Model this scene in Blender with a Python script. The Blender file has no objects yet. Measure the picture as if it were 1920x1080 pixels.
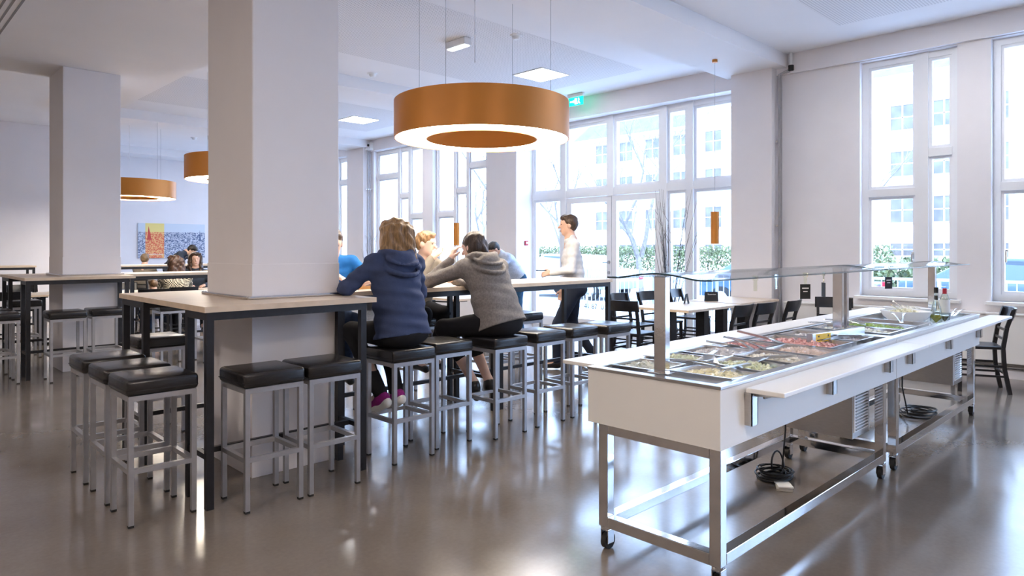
import bpy, bmesh, math, random
import numpy as np
from mathutils import Vector, Matrix, Euler
random.seed(7)
PI = math.pi
C = bpy.context.scene.collection
SC = bpy.context.scene

# ------------------------------------------------------------------ camera
cam_d = bpy.data.cameras.new('camera'); cam = bpy.data.objects.new('camera', cam_d); C.objects.link(cam)
cam_d.sensor_width = 36.0; cam_d.lens = 24.0; cam_d.shift_y = -(540 - 467) / 1920.0
cam_d.clip_start = 0.05; cam_d.clip_end = 400
cam.location = (0, 0, 1.43)
cam.rotation_euler = (PI / 2, 0, math.radians(45.6 - 90))
SC.camera = cam

# ------------------------------------------------------------------ world, sun, exposure
W = bpy.data.worlds.new('overcast_sky'); SC.world = W; W.use_nodes = True
wn = W.node_tree.nodes; wl = W.node_tree.links
bg = wn.get('Background') or wn.new('ShaderNodeBackground')
bg.inputs['Color'].default_value = (0.46, 0.66, 1.0, 1); bg.inputs['Strength'].default_value = 3.8
wo = wn.get('World Output') or wn.new('ShaderNodeOutputWorld')
wl.new(bg.outputs[0], wo.inputs[0])
sun_d = bpy.data.lights.new('sun', 'SUN'); sun_d.energy = 0.9; sun_d.angle = math.radians(3); sun_d.color = (1, .93, .82)
sun = bpy.data.objects.new('sun', sun_d); C.objects.link(sun)
sun.rotation_euler = Vector((0.72, 0.25, -0.62)).to_track_quat('-Z', 'Y').to_euler()
sun.location = (-10, -5, 20)
SC.view_settings.view_transform = 'Standard'; SC.view_settings.look = 'None'
SC.view_settings.gamma = 1.0; SC.view_settings.use_curve_mapping = False
SC.view_settings.exposure = 1.66
def portal(x, y0, y1, z0, z1):          # guides sky sampling through a window opening, emits nothing itself
    l = bpy.data.lights.new('window_portal', 'AREA'); l.shape = 'RECTANGLE'; l.size = z1 - z0; l.size_y = y1 - y0
    l.cycles.is_portal = True
    o = bpy.data.objects.new('window_portal', l); C.objects.link(o)
    o.location = (x, (y0 + y1) / 2, (z0 + z1) / 2); o.rotation_euler = (0, PI / 2, 0)

# ------------------------------------------------------------------ materials
def new_mat(name):
    m = bpy.data.materials.new(name); m.use_nodes = True
    return m, m.node_tree.nodes, m.node_tree.links, m.node_tree.nodes['Principled BSDF']
def setp(b, **k):
    for n, v in k.items():
        n = n.replace('_', ' ')
        if n in b.inputs: b.inputs[n].default_value = v
def mat(name, col, rough=.5, metal=0., var=.06, scale=8., bump=0., bscale=60., spec=.5, coat=0., stretch=None, detail=3):
    m, N, L, b = new_mat(name)
    tc = N.new('ShaderNodeTexCoord'); mp = N.new('ShaderNodeMapping'); L.new(tc.outputs['Object'], mp.inputs[0])
    if stretch: mp.inputs['Scale'].default_value = stretch
    nz = N.new('ShaderNodeTexNoise'); nz.inputs['Scale'].default_value = scale; nz.inputs['Detail'].default_value = detail
    L.new(mp.outputs[0], nz.inputs[0])
    rp = N.new('ShaderNodeValToRGB')
    lo = [max(0, c * (1 - var)) for c in col]; hi = [min(1, c * (1 + var)) for c in col]
    rp.color_ramp.elements[0].position = .3; rp.color_ramp.elements[1].position = .7
    rp.color_ramp.elements[0].color = (*lo, 1); rp.color_ramp.elements[1].color = (*hi, 1)
    L.new(nz.outputs[0], rp.inputs[0]); L.new(rp.outputs[0], b.inputs['Base Color'])
    setp(b, Roughness=rough, Metallic=metal, Specular_IOR_Level=spec, Coat_Weight=coat)
    if bump:
        n2 = N.new('ShaderNodeTexNoise'); n2.inputs['Scale'].default_value = bscale; n2.inputs['Detail'].default_value = 4
        L.new(mp.outputs[0], n2.inputs[0])
        bp = N.new('ShaderNodeBump'); bp.inputs['Strength'].default_value = bump; bp.inputs['Distance'].default_value = .01
        L.new(n2.outputs[0], bp.inputs['Height']); L.new(bp.outputs[0], b.inputs['Normal'])
    return m
def emit(name, col, st, base=(.9, .9, .9)):
    m, N, L, b = new_mat(name)
    setp(b, Base_Color=(*base, 1), Roughness=.5, Emission_Color=(*col, 1), Emission_Strength=st)
    return m
def thin_glass(name, tint=(.97, .99, 1), refl=.08, rough=.0):
    m, N, L, b = new_mat(name); N.remove(b)
    t = N.new('ShaderNodeBsdfTransparent'); t.inputs[0].default_value = (*tint, 1)
    g = N.new('ShaderNodeBsdfGlossy'); g.inputs['Roughness'].default_value = rough
    lw = N.new('ShaderNodeLayerWeight'); lw.inputs[0].default_value = .25
    mr = N.new('ShaderNodeMapRange'); mr.inputs[3].default_value = refl * .6; mr.inputs[4].default_value = min(1, refl * 6)
    L.new(lw.outputs['Fresnel'], mr.inputs[0])
    mx = N.new('ShaderNodeMixShader'); L.new(mr.outputs[0], mx.inputs[0]); L.new(t.outputs[0], mx.inputs[1]); L.new(g.outputs[0], mx.inputs[2])
    L.new(mx.outputs[0], N['Material Output'].inputs[0])
    return m
def dots(name, col, hole, pitch=.03, r=.3):
    m, N, L, b = new_mat(name)
    tc = N.new('ShaderNodeTexCoord'); mp = N.new('ShaderNodeMapping'); mp.inputs['Scale'].default_value = (1 / pitch, 1 / pitch, 0)
    L.new(tc.outputs['Object'], mp.inputs[0])
    fr = N.new('ShaderNodeVectorMath'); fr.operation = 'FRACTION'; L.new(mp.outputs[0], fr.inputs[0])
    sb = N.new('ShaderNodeVectorMath'); sb.operation = 'SUBTRACT'; sb.inputs[1].default_value = (.5, .5, 0); L.new(fr.outputs[0], sb.inputs[0])
    ln = N.new('ShaderNodeVectorMath'); ln.operation = 'LENGTH'; L.new(sb.outputs[0], ln.inputs[0])
    lt = N.new('ShaderNodeMath'); lt.operation = 'LESS_THAN'; lt.inputs[1].default_value = r; L.new(ln.outputs['Value'], lt.inputs[0])
    mx = N.new('ShaderNodeMixRGB'); mx.inputs[1].default_value = (*col, 1); mx.inputs[2].default_value = (*hole, 1)
    L.new(lt.outputs[0], mx.inputs[0]); L.new(mx.outputs[0], b.inputs['Base Color']); setp(b, Roughness=.8)
    return m
M = {}
M['wall'] = mat('white_wall_paint', (.82, .80, .825), .75, var=.015, scale=3, bump=.03, bscale=150)
M['warmwall'] = mat('warm_cream_wall_paint', (.64, .54, .45), .7, var=.03, scale=3)
M['ceil'] = mat('ceiling_paint', (.89, .885, .91), .8, var=.01, scale=2)
M['perf'] = dots('perforated_plaster', (.88, .875, .90), (.55, .54, .57))
M['slot'] = mat('slot_dark', (.30, .29, .30), .9)
M['wood'] = mat('light_oak_top', (.66, .55, .44), .38, var=.10, scale=5, stretch=(1, 9, 9), bump=.03, bscale=40)
M['woodedge'] = mat('oak_edge_band', (.70, .56, .42), .45, var=.08, scale=12)
M['blacksteel'] = mat('black_powder_steel', (.012, .012, .016), .42, var=.3, scale=30)
M['greysteel'] = mat('grey_steel_tube', (.46, .46, .48), .38, metal=.75, var=.06, scale=20)
M['leather'] = mat('black_leatherette', (.012, .011, .012), .27, var=.3, scale=9, bump=.25, bscale=14, spec=.6)
M['rubber'] = mat('black_rubber', (.012, .012, .012), .6)
M['orange'] = mat('orange_lacquer', (.62, .235, .035), .40, metal=.25, var=.03, scale=2)
M['orangein'] = mat('orange_lacquer_inner', (.62, .235, .035), .45, var=.03, scale=2)
M['white'] = mat('white_laminate', (.86, .85, .83), .35, var=.01, scale=4)
M['whitemetal'] = mat('white_frame_paint', (.84, .85, .87), .4, var=.01)
M['whiteplastic'] = mat('white_plastic', (.85, .86, .88), .4)
M['chrome'] = mat('polished_stainless', (.74, .74, .75), .09, metal=1, var=.04, scale=15, bump=.02, bscale=30)
M['steel'] = mat('brushed_stainless', (.55, .54, .53), .3, metal=1, var=.06, scale=30, stretch=(1, 1, 12))
M['pansteel'] = mat('bright_pan_steel', (.80, .80, .81), .2, metal=1, var=.04, scale=18)
M['steeldark'] = mat('darker_stainless', (.36, .33, .30), .34, metal=.9, var=.1, scale=10)
M['glass'] = thin_glass('window_glass', (.98, .99, 1), .035)
M['guard'] = thin_glass('guard_glass', (.95, .975, .98), .10)
M['guardedge'] = mat('glass_edge', (.03, .07, .08), .15, spec=.8)
M['blackwood'] = mat('black_stained_wood', (.010, .010, .013), .33, var=.3, scale=14)
M['card'] = mat('black_card', (.012, .012, .012), .6)
M['paper'] = mat('white_paper', (.86, .86, .84), .8)
M['ink'] = mat('dark_ink', (.03, .03, .04), .7)
M['cable'] = mat('black_cable', (.012, .012, .014), .45)
M['alarm'] = mat('red_plastic', (.45, .02, .04), .4)
M['green'] = emit('exit_green', (.0, .75, .32), 1.0, (.0, .5, .25))
M['exitwhite'] = emit('exit_white', (.9, 1, .95), 1.2)
M['panel_light'] = emit('panel_light', (1, .97, .97), 15)
M['added_soffit_light'] = emit('added_soffit_light', (1, .86, .75), 20)  # warm glow of the extra lamps added out of view
M['ring_light'] = emit('ring_light', (1, .88, .72), 11)
M['emerg'] = emit('emergency_light_lens', (.85, .93, 1), 1.0)

def floor_mat():
    m, N, L, b = new_mat('polished_concrete')
    tc = N.new('ShaderNodeTexCoord')
    n1 = N.new('ShaderNodeTexNoise'); n1.inputs['Scale'].default_value = .9; n1.inputs['Detail'].default_value = 6; n1.inputs['Roughness'].default_value = .6
    L.new(tc.outputs['Object'], n1.inputs[0])
    rp = N.new('ShaderNodeValToRGB'); rp.color_ramp.elements[0].position = .32; rp.color_ramp.elements[1].position = .7
    rp.color_ramp.elements[0].color = (.158, .130, .108, 1); rp.color_ramp.elements[1].color = (.218, .187, .160, 1)
    L.new(n1.outputs[0], rp.inputs[0])
    n2 = N.new('ShaderNodeTexNoise'); n2.inputs['Scale'].default_value = 45; n2.inputs['Detail'].default_value = 3; L.new(tc.outputs['Object'], n2.inputs[0])
    mx = N.new('ShaderNodeMixRGB'); mx.blend_type = 'OVERLAY'; mx.inputs[0].default_value = .12
    L.new(rp.outputs[0], mx.inputs[1]); L.new(n2.outputs[0], mx.inputs[2]); L.new(mx.outputs[0], b.inputs['Base Color'])
    n3 = N.new('ShaderNodeTexNoise'); n3.inputs['Scale'].default_value = 2.5; n3.inputs['Detail'].default_value = 5; L.new(tc.outputs['Object'], n3.inputs[0])
    mr = N.new('ShaderNodeMapRange'); mr.inputs[1].default_value = .3; mr.inputs[2].default_value = .7; mr.inputs[3].default_value = .11; mr.inputs[4].default_value = .21
    L.new(n3.outputs[0], mr.inputs[0]); L.new(mr.outputs[0], b.inputs['Roughness'])
    setp(b, Specular_IOR_Level=1.0)
    bp = N.new('ShaderNodeBump'); bp.inputs['Strength'].default_value = .04; bp.inputs['Distance'].default_value = .02
    L.new(n3.outputs[0], bp.inputs['Height']); L.new(bp.outputs[0], b.inputs['Normal'])
    return m
M['floor'] = floor_mat()

# ------------------------------------------------------------------ mesh helpers
class MB:
    def __init__(s): s.v = []; s.f = []
    def add(s, vs, fs):
        n = len(s.v); s.v += [tuple(p) for p in vs]; s.f += [tuple(i + n for i in q) for q in fs]; return s
    def box(s, a, b):
        x0, y0, z0 = [min(a[i], b[i]) for i in range(3)]; x1, y1, z1 = [max(a[i], b[i]) for i in range(3)]
        return s.add([(x0, y0, z0), (x1, y0, z0), (x1, y1, z0), (x0, y1, z0), (x0, y0, z1), (x1, y0, z1), (x1, y1, z1), (x0, y1, z1)],
                     [(0, 3, 2, 1), (4, 5, 6, 7), (0, 1, 5, 4), (1, 2, 6, 5), (2, 3, 7, 6), (3, 0, 4, 7)])
    def obox(s, c, size, rot=(0, 0, 0)):
        R = Euler(rot).to_matrix(); c = Vector(c); h = [q / 2 for q in size]
        vs = [c + R @ Vector((sx * h[0], sy * h[1], sz * h[2])) for sz in (-1, 1) for sx, sy in ((-1, -1), (1, -1), (1, 1), (-1, 1))]
        return s.add(vs, [(0, 3, 2, 1), (4, 5, 6, 7), (0, 1, 5, 4), (1, 2, 6, 5), (2, 3, 7, 6), (3, 0, 4, 7)])
    def bar(s, p, q, w, h=None, up=(0, 0, 1)):
        h = h or w; p = Vector(p); q = Vector(q); d = (q - p).normalized(); u = Vector(up)
        if abs(d.dot(u)) > .98: u = Vector((0, 1, 0))
        a = d.cross(u).normalized() * (w / 2); b = a.cross(d).normalized() * (h / 2)
        vs = [e + sa * a + sb * b for e in (p, q) for sa, sb in ((-1, -1), (1, -1), (1, 1), (-1, 1))]
        return s.add(vs, [(0, 1, 2, 3), (7, 6, 5, 4), (0, 4, 5, 1), (1, 5, 6, 2), (2, 6, 7, 3), (3, 7, 4, 0)])
    def tube(s, path, r, n=8, cap=True):
        path = [Vector(p) for p in path]; m = len(path); rs = r if isinstance(r, (list, tuple)) else [r] * m
        vs = []; prev = None
        for i, p in enumerate(path):
            d = (path[min(i + 1, m - 1)] - path[max(i - 1, 0)]).normalized()
            if prev is None:
                u = Vector((0, 0, 1)) if abs(d.z) < .9 else Vector((1, 0, 0)); a = d.cross(u).normalized()
            else:
                a = (prev - d * prev.dot(d)).normalized()
            prev = a; b = d.cross(a)
            vs += [p + (a * math.cos(2 * PI * k / n) + b * math.sin(2 * PI * k / n)) * rs[i] for k in range(n)]
        fs = [(i * n + k, i * n + (k + 1) % n, (i + 1) * n + (k + 1) % n, (i + 1) * n + k) for i in range(m - 1) for k in range(n)]
        if cap: fs += [tuple(range(n))[::-1], tuple((m - 1) * n + k for k in range(n))]
        return s.add(vs, fs)
    def cyl(s, p, q, r, r2=None, n=16): return s.tube([p, q], [r, r if r2 is None else r2], n)
    def lathe(s, prof, n=32, c=(0, 0, 0), closed=False):
        vs = [(c[0] + r * math.cos(2 * PI * k / n), c[1] + r * math.sin(2 * PI * k / n), c[2] + z) for r, z in prof for k in range(n)]
        m = len(prof); rng = range(m if closed else m - 1)
        fs = [(i * n + k, i * n + (k + 1) % n, ((i + 1) % m) * n + (k + 1) % n, ((i + 1) % m) * n + k) for i in rng for k in range(n)]
        return s.add(vs, fs)
    def prism(s, poly, z0, z1):
        n = len(poly)
        return s.add([(x, y, z0) for x, y in poly] + [(x, y, z1) for x, y in poly],
                     [tuple(range(n))[::-1], tuple(range(n, 2 * n))] + [(i, (i + 1) % n, n + (i + 1) % n, n + i) for i in range(n)])
    def sheet(s, rows, th=0.0):                       # grid of points -> sheet, optional thickness along z
        m = len(rows); n = len(rows[0])
        vs = [p for r in rows for p in r]; fs = [(i * n + j, i * n + j + 1, (i + 1) * n + j + 1, (i + 1) * n + j) for i in range(m - 1) for j in range(n - 1)]
        if th:
            k = len(vs); vs = vs + [(p[0], p[1], p[2] - th) for p in vs]
            fs2 = [tuple(q + k for q in f[::-1]) for f in fs]
            edge = [j for j in range(n)] + [i * n + n - 1 for i in range(1, m)] + [(m - 1) * n + j for j in range(n - 2, -1, -1)] + [i * n for i in range(m - 2, 0, -1)]
            fs = fs + fs2 + [(edge[i], edge[i] + k, edge[(i + 1) % len(edge)] + k, edge[(i + 1) % len(edge)]) for i in range(len(edge))]
        return s.add(vs, fs)
    def mesh(s, name, m, smooth=False, bevel=0, seg=2):
        me = bpy.data.meshes.new(name); me.from_pydata(s.v, [], s.f)
        bm = bmesh.new(); bm.from_mesh(me)
        bmesh.ops.recalc_face_normals(bm, faces=bm.faces)
        if bevel:
            es = [e for e in bm.edges if len(e.link_faces) == 2 and e.calc_face_angle(0) > .5]
            bmesh.ops.bevel(bm, geom=es, offset=bevel, segments=seg, affect='EDGES', profile=.5, clamp_overlap=True)
        bm.to_mesh(me); bm.free()
        if smooth:
            me.polygons.foreach_set('use_smooth', [True] * len(me.polygons))
            try: me.set_sharp_from_angle(angle=math.radians(40))
            except Exception: pass
        if m: me.materials.append(m)
        return me
    def build(s, name, m, parent=None, smooth=False, bevel=0, seg=2):
        return obj(name, s.mesh(name, m, smooth, bevel, seg), parent)
def obj(name, me, parent=None):
    o = bpy.data.objects.new(name, me); C.objects.link(o)
    if parent: o.parent = parent
    return o
def tag(o, label=None, cat=None, group=None, kind=None):
    if label: o['label'] = label
    if cat: o['category'] = cat
    if group: o['group'] = group
    if kind: o['kind'] = kind
    return o
def empty(name, loc=(0, 0, 0), rz=0.0):
    o = bpy.data.objects.new(name, None); C.objects.link(o); o.location = loc; o.rotation_euler = (0, 0, rz); o.empty_display_size = .1
    return o
def thing(name, label, cat, loc=(0, 0, 0), rz=0.0, group=None):
    return tag(empty(name, loc, rz), label, cat, group)
def struct(name, mb, m, label=None, **k):
    o = mb.build(name, m, **k); tag(o, label, None, None, 'structure'); return o
KIDS = {}
def copy_tree(o, loc=None, rz=None, label=None, group=None):
    if not KIDS:
        pass
    def rec(a, par):
        c = a.copy(); C.objects.link(c); c.parent = par
        for ch in a.children: rec(ch, c)
        return c
    c = rec(o, None)
    if loc is not None: c.location = loc
    if rz is not None: c.rotation_euler = (0, 0, rz)
    if label: c['label'] = label
    if group: c['group'] = group
    return c
def text_mesh(s, size, m, name, parent, loc, rot, align='CENTER', ext=.0008):
    cu = bpy.data.curves.new(name, 'FONT'); cu.body = s; cu.size = size; cu.align_x = align; cu.extrude = ext; cu.resolution_u = 2
    t = bpy.data.objects.new('tmp_text', cu); C.objects.link(t)
    dg = bpy.context.evaluated_depsgraph_get(); me = bpy.data.meshes.new_from_object(t.evaluated_get(dg))
    bpy.data.objects.remove(t); me.materials.clear(); me.materials.append(m)
    o = obj(name, me, parent); o.location = loc; o.rotation_euler = rot
    return o
# ================================================================== THE SETTING
XW = 9.3
struct('floor', MB().box((-5, -7, -.2), (9.66, 20.6, 0)), M['floor'], 'polished grey brown concrete floor')
struct('ceiling', MB().box((-5, -7, 4.1), (9.66, 20.6, 4.35)), M['ceil'], 'white plaster ceiling')
struct('ceiling_soffit', MB().box((-5, -7, 3.56), (3.0, 10.05, 4.1)).box((2.3, 10.05, 3.56), (3.0, 11.8, 4.1)), M['ceil'], 'lowered ceiling over the column row')
for i, (a, b) in enumerate(((-1.1, -.2), (4.05, 4.95), (9.25, 10.05), (14.4, 15.25), (19.55, 20.4))):
    struct('ceiling_beam', MB().box((3.0, a, 3.92), (XW, b, 4.1)), M['ceil'], 'shallow plaster ceiling beam')
piers = [(-.95, -.2), (4.2, 4.8), (9.18, 9.97), (14.5, 15.26), (19.65, 20.4), (-6.1, -5.35)]
wins = [(2.06, 3.13), (.67, 1.73), (10.25, 12.0), (12.37, 14.35), (15.5, 17.3), (17.7, 19.5)]
def zsill(w): return .5 if w[0] > 9 else .84
wb = MB()
for a, b in piers: wb.box((9.1, a, 0), (9.66, b, 4.1))
cuts = sorted(wins + piers + [(4.8, 9.18), (-5.35, -.95)])
y = -7
for a, b in cuts:
    if a > y + 1e-4: wb.box((XW, y, 0), (9.66, a, 4.1))
    y = max(y, b)
wb.box((XW, y, 0), (9.66, 20.6, 4.1))
for w in wins:
    wb.box((XW, w[0], 0), (9.66, w[1], zsill(w))); wb.box((XW, w[0], 3.82), (9.66, w[1], 4.1))
    portal(9.67, w[0], w[1], zsill(w), 3.82)
wb.box((XW, 4.8, 3.76), (9.66, 9.18, 4.1)); portal(9.67, 4.8, 9.18, .02, 3.76)
wb.box((XW, -5.35, 3.76), (9.66, -.95, 4.1)); wb.box((XW, -5.35, 0), (9.66, -.95, .12)); portal(9.67, -5.35, -.95, .12, 3.76)
struct('wall_window', wb, M['wall'], 'white window wall with piers')
hb = MB()
for a, b in ((-.2, 4.2), (9.97, 14.5), (15.26, 19.65)): hb.box((9.245, a, 3.83), (XW, b, 4.1))
struct('trim_1', hb, M['wall'], 'plaster band above the windows')
struct('wall_far', MB().box((4.2, 20.4, 0), (9.66, 20.6, 4.1)).box((4.2, 17.6, 0), (4.4, 20.4, 4.1)), M['wall'], 'white far wall behind the poster')
struct('wall_left', MB().box((-5, 17.6, 0), (4.2, 17.8, 4.1)), M['wall'], 'white wall at the far left')
struct('wall_back', MB().box((-5.2, -7, 0), (-5, 17.8, 4.1)), M['warmwall'])
struct('wall_near', MB().box((-5, -7.2, 0), (9.66, -7, 4.1)), M['warmwall'])
# perforated ceiling fields, line of slots in the soffit
for a, b in ((.75, 3.1), (5.9, 8.25), (11.05, 13.4)):
    p = MB().box((3.7, a, 4.0985), (8.5, b, 4.1)); struct('perforated_ceiling_panel', p, M['perf'], 'perforated acoustic plaster field in the ceiling')
sl = struct('slotted_ceiling_panel', MB().box((-.42, 5.4, 3.556), (1.16, 8.9, 3.56)), M['ceil'], 'slotted panel in the lowered ceiling')
for i in range(26):
    MB().box((-.36 + i * .058, 5.45, 3.553), (-.342 + i * .058, 8.85, 3.5565)).build('slot', M['slot'], sl)
# columns
for i, yc in enumerate((4.18, 9.33)):
    c = MB().box((1.8218, yc - .0032, 0), (2.4282, yc + .7232, 3.56)).build('column', M['wall'], bevel=.008)
    tag(c, ('near white square column rising through the front bar table', 'far white square column at the left')[i], None, None, 'structure')
    MB().box((1.82, yc - .005, 0), (2.43, yc + .725, 1.335)).build('cladding', M['wall'], c, bevel=.002)

# ------------------------------------------------------------------ windows
TX = Matrix(((0, 0, -1), (-1, 0, 0), (0, 1, 0))).to_euler()      # text facing -x
def window(n, y0, y1, z0, z1, cols, label, handle=None):
    w = tag(empty('window_%d' % n), label, None, None, 'structure')
    x0, x1 = 9.40, 9.48; f = MB(); t = .075
    f.box((x0, y0, z0), (x1, y1, z0 + t)).box((x0, y0, z1 - t), (x1, y1, z1)); f.box((x0, y0, z0 + t), (x1, y0 + t, z1 - t)).box((x0, y1 - t, z0 + t), (x1, y1, z1 - t))
    cs = sorted(cols)
    for i in range(len(cs) - 1): f.box((x0 - .02, cs[i][1] - .0, z0 + .002), (x1 - .002, cs[i + 1][0], z1 - .002))
    f.build('frame', M['whitemetal'], w)
    for a, b, zt in cs:
        MB().box((x0 - .015, a, zt - .05), (x1 - .003, b, zt + .05)).build('transom', M['whitemetal'], w, bevel=.004)
        for p, q in ((z0 + t, zt - .05), (zt + .05, z1 - t)):
            s = MB(); k = .035; xs, xe = x0 + .015, x1 - .01
            s.box((xs, a, p), (xe, a + k, q)).box((xs, b - k, p), (xe, b, q)).box((xs, a + k, p), (xe, b - k, p + k)).box((xs, a + k, q - k), (xe, b - k, q))
            sh = s.build('sash', M['whitemetal'], w)
            MB().box((x0 + .04, a + k, p + k), (x0 + .046, b - k, q - k)).build('pane', M['glass'], sh)
    MB().box((9.2 if z0 > .8 else 9.28, y0 - .04, z0 - .04), (x0, y1 + .04, z0)).build('sill', M['white'], w, bevel=.006)
    if handle:
        h = MB(); hy, hz = handle; h.obox((x0 - .005, hy, hz), (.012, .03, .08)); h.tube([(x0 - .01, hy, hz + .02), (x0 - .05, hy, hz + .02), (x0 - .05, hy, hz - .10)], .009, 8)
        h.build('handle', M['steel'], w, smooth=True)
    return w
window(1, 2.06, 3.13, .84, 3.82, [(2.13, 2.38, 2.60), (2.52, 3.06, 2.14)], 'tall white two-column window above the end of the buffet', (2.55, 1.35))
window(2, .67, 1.73, .84, 3.82, [(.74, 1.0, 2.60), (1.13, 1.66, 2.14)], 'tall white window at the right edge', (1.60, 1.38))
window(3, 10.25, 12.0, .5, 3.82, [(10.33, 10.87, 3.18), (10.96, 11.29, 2.68), (11.38, 11.93, 2.19)], 'white window with staggered transoms behind the hanging lamp')
window(4, 12.37, 14.35, .5, 3.82, [(12.45, 12.93, 2.19), (13.03, 13.35, 2.68), (13.45, 14.28, 3.18)], 'white staggered window left of the hanging lamp')
window(5, 15.5, 17.3, .5, 3.82, [(15.57, 16.1, 3.18), (16.2, 16.6, 2.68), (16.7, 17.23, 2.19)], 'farthest window peeking out beside the near column')
window(6, 17.7, 19.5, .5, 3.82, [(17.77, 18.3, 2.19), (18.4, 18.8, 2.68), (18.9, 19.43, 3.18)], 'far window hidden behind the near column')
w = tag(empty('window_7'), 'added full height glazing of the unseen next bay to the right', None, None, 'structure')  # unseen bay, glazed full height to throw more blue daylight inside
f = MB(); f.box((9.54, -5.35, .12), (9.62, -.95, .2)).box((9.54, -5.35, 3.68), (9.62, -.95, 3.76)); f.box((9.54, -5.35, 2.38), (9.61, -.95, 2.46))
for k in range(5): f.box((9.52, -5.35 + 1.08 * k, .2), (9.63, -5.27 + 1.08 * k, 3.68))
f.build('frame', M['whitemetal'], w)
for k in range(4):
    for p, q in ((.2, 2.38), (2.46, 3.68)): MB().box((9.575, -5.27 + 1.08 * k, p), (9.581, -5.35 + 1.08 * (k + 1), q)).build('pane', M['glass'], w)
# entrance glazing
w = tag(empty('window_9'), 'full height entrance glazing with white frames', None, None, 'structure')
x0, x1 = 9.54, 9.64; f = MB()
mull = [(8.30, 8.43), (7.21, 7.34), (6.14, 6.27), (5.66, 5.78)]
cols = [(8.43, 9.13), (7.34, 8.30), (6.27, 7.21), (5.78, 6.14), (4.87, 5.66)]
f.box((x0, 4.87, 3.68), (x1, 9.13, 3.76)).box((x0, 9.13, 0), (x1, 9.18, 3.76)).box((x0, 4.8, 0), (x1, 4.87, 3.76))
for a, b in mull: f.box((x0 - .03, a, 2.36 if (a, b) == mull[1] else 0), (x1 - .002, b, 3.758))
for a, b in cols: f.box((x0 - .02, a, 2.37), (x1 - .001, b, 2.50))
for k in (0, 3, 4): f.box((x0, cols[k][0], 0), (x1, cols[k][1], .12))
f.build('frame', M['whitemetal'], w)
for k, (a, b) in enumerate(cols):
    for p, q in [(2.50, 3.68)] + ([(.12, 2.37)] if k in (0, 3, 4) else []):
        s = MB(); e = .045
        s.box((x0 + .01, a, p), (x1 - .01, a + e, q)).box((x0 + .01, b - e, p), (x1 - .01, b, q)).box((x0 + .01, a + e, p), (x1 - .01, b - e, p + e)).box((x0 + .01, a + e, q - e), (x1 - .01, b - e, q))
        sh = s.build('sash', M['whitemetal'], w)
        MB().box((x0 + .05, a + e, p + e), (x0 + .056, b - e, q - e)).build('pane', M['glass'], sh)
d = tag(empty('door_1'), 'double glass entrance door with white frame', None, None, 'structure')
for k, (a, b) in enumerate(((7.275, 8.29), (6.28, 7.265))):
    s = MB(); e = .10
    s.box((x0, a, .01), (x1 - .03, a + e, 2.36)).box((x0, b - e, .01), (x1 - .03, b, 2.36)).box((x0, a + e, .01), (x1 - .03, b - e, .01 + .16)).box((x0, a + e, 2.26), (x1 - .03, b - e, 2.36))
    lf = s.build('door_leaf', M['whitemetal'], d)
    MB().box((x0 + .03, a + e, .17), (x0 + .036, b - e, 2.26)).build('pane', M['glass'], lf)
    if k == 0:
        text_mesh('41 87  0', .135, M['ink'], 'number_print', lf, (x0 + .022, 7.68, .36), TX)
        text_mesh('H.  K A  M', .075, M['ink'], 'small_print', lf, (x0 + .022, 7.68, .60), TX)
    hy = 7.325 if k == 0 else 7.215
    if k == 0:
        h = MB(); h.cyl((x0, hy, 1.2), (x0 - .02, hy, 1.2), .03); h.tube([(x0 - .02, hy, 1.2), (x0 - .06, hy, 1.2), (x0 - .06, hy + .09, 1.2)], .01, 8); h.cyl((x0, hy, 1.02), (x0 - .015, hy, 1.02), .028)
        h.build('handle', M['steel'], lf, smooth=True)
# radiator casing under the right windows
r = thing('radiator_casing', 'long white radiator casing below the right windows', 'radiator', (9.19, 0, 0))
MB().box((-.06, -.18, .17), (.108, 4.05, .70)).build('front_panel', M['white'], r, bevel=.006)
MB().box((-.075, -.18, .70), (.108, 4.05, .722)).build('top_board', M['white'], r, bevel=.004)
MB().box((-.01, -.18, 0), (.108, 4.05, .09)).build('plinth', M['wall'], r)
for z in (.12, .145): MB().tube([(.04, -.18, z), (.04, 4.05, z)], .011).build('pipe', M['steel'], r, smooth=True)
# heating pipes in the pier corners
for k, (yy, lab) in enumerate(((4.13, 'thin grey heating pipes beside the pier at the buffet window wall'), (14.42, 'thin grey heating pipes in the far window corner'))):
    hp = thing('heating_pipes', lab, 'pipes', (9.24, yy, 0))
    top = 3.83
    for dx in (0, -.06): MB().tube([(dx, 0, .0), (dx, 0, top), (dx, -.12, top + .03)] if k == 0 else [(dx, 0, 0), (dx, 0, 3.9)], .016).build('pipe', M['greysteel'], hp, smooth=True)
    for z in (.9, 1.75, 2.9):
        MB().obox((-.03, .02, z), (.13, .03, .025)).build('clamp', M['steel'], hp)
    if k == 0:
        MB().cyl((-.03, -.15, 3.86), (-.03, -.15, 4.1), .022).build('riser', M['whitemetal'], hp, smooth=True)
        MB().cyl((-.03, -.15, 3.86), (-.03, -.15, 3.93), .035).build('valve', M['rubber'], hp, smooth=True)

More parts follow.
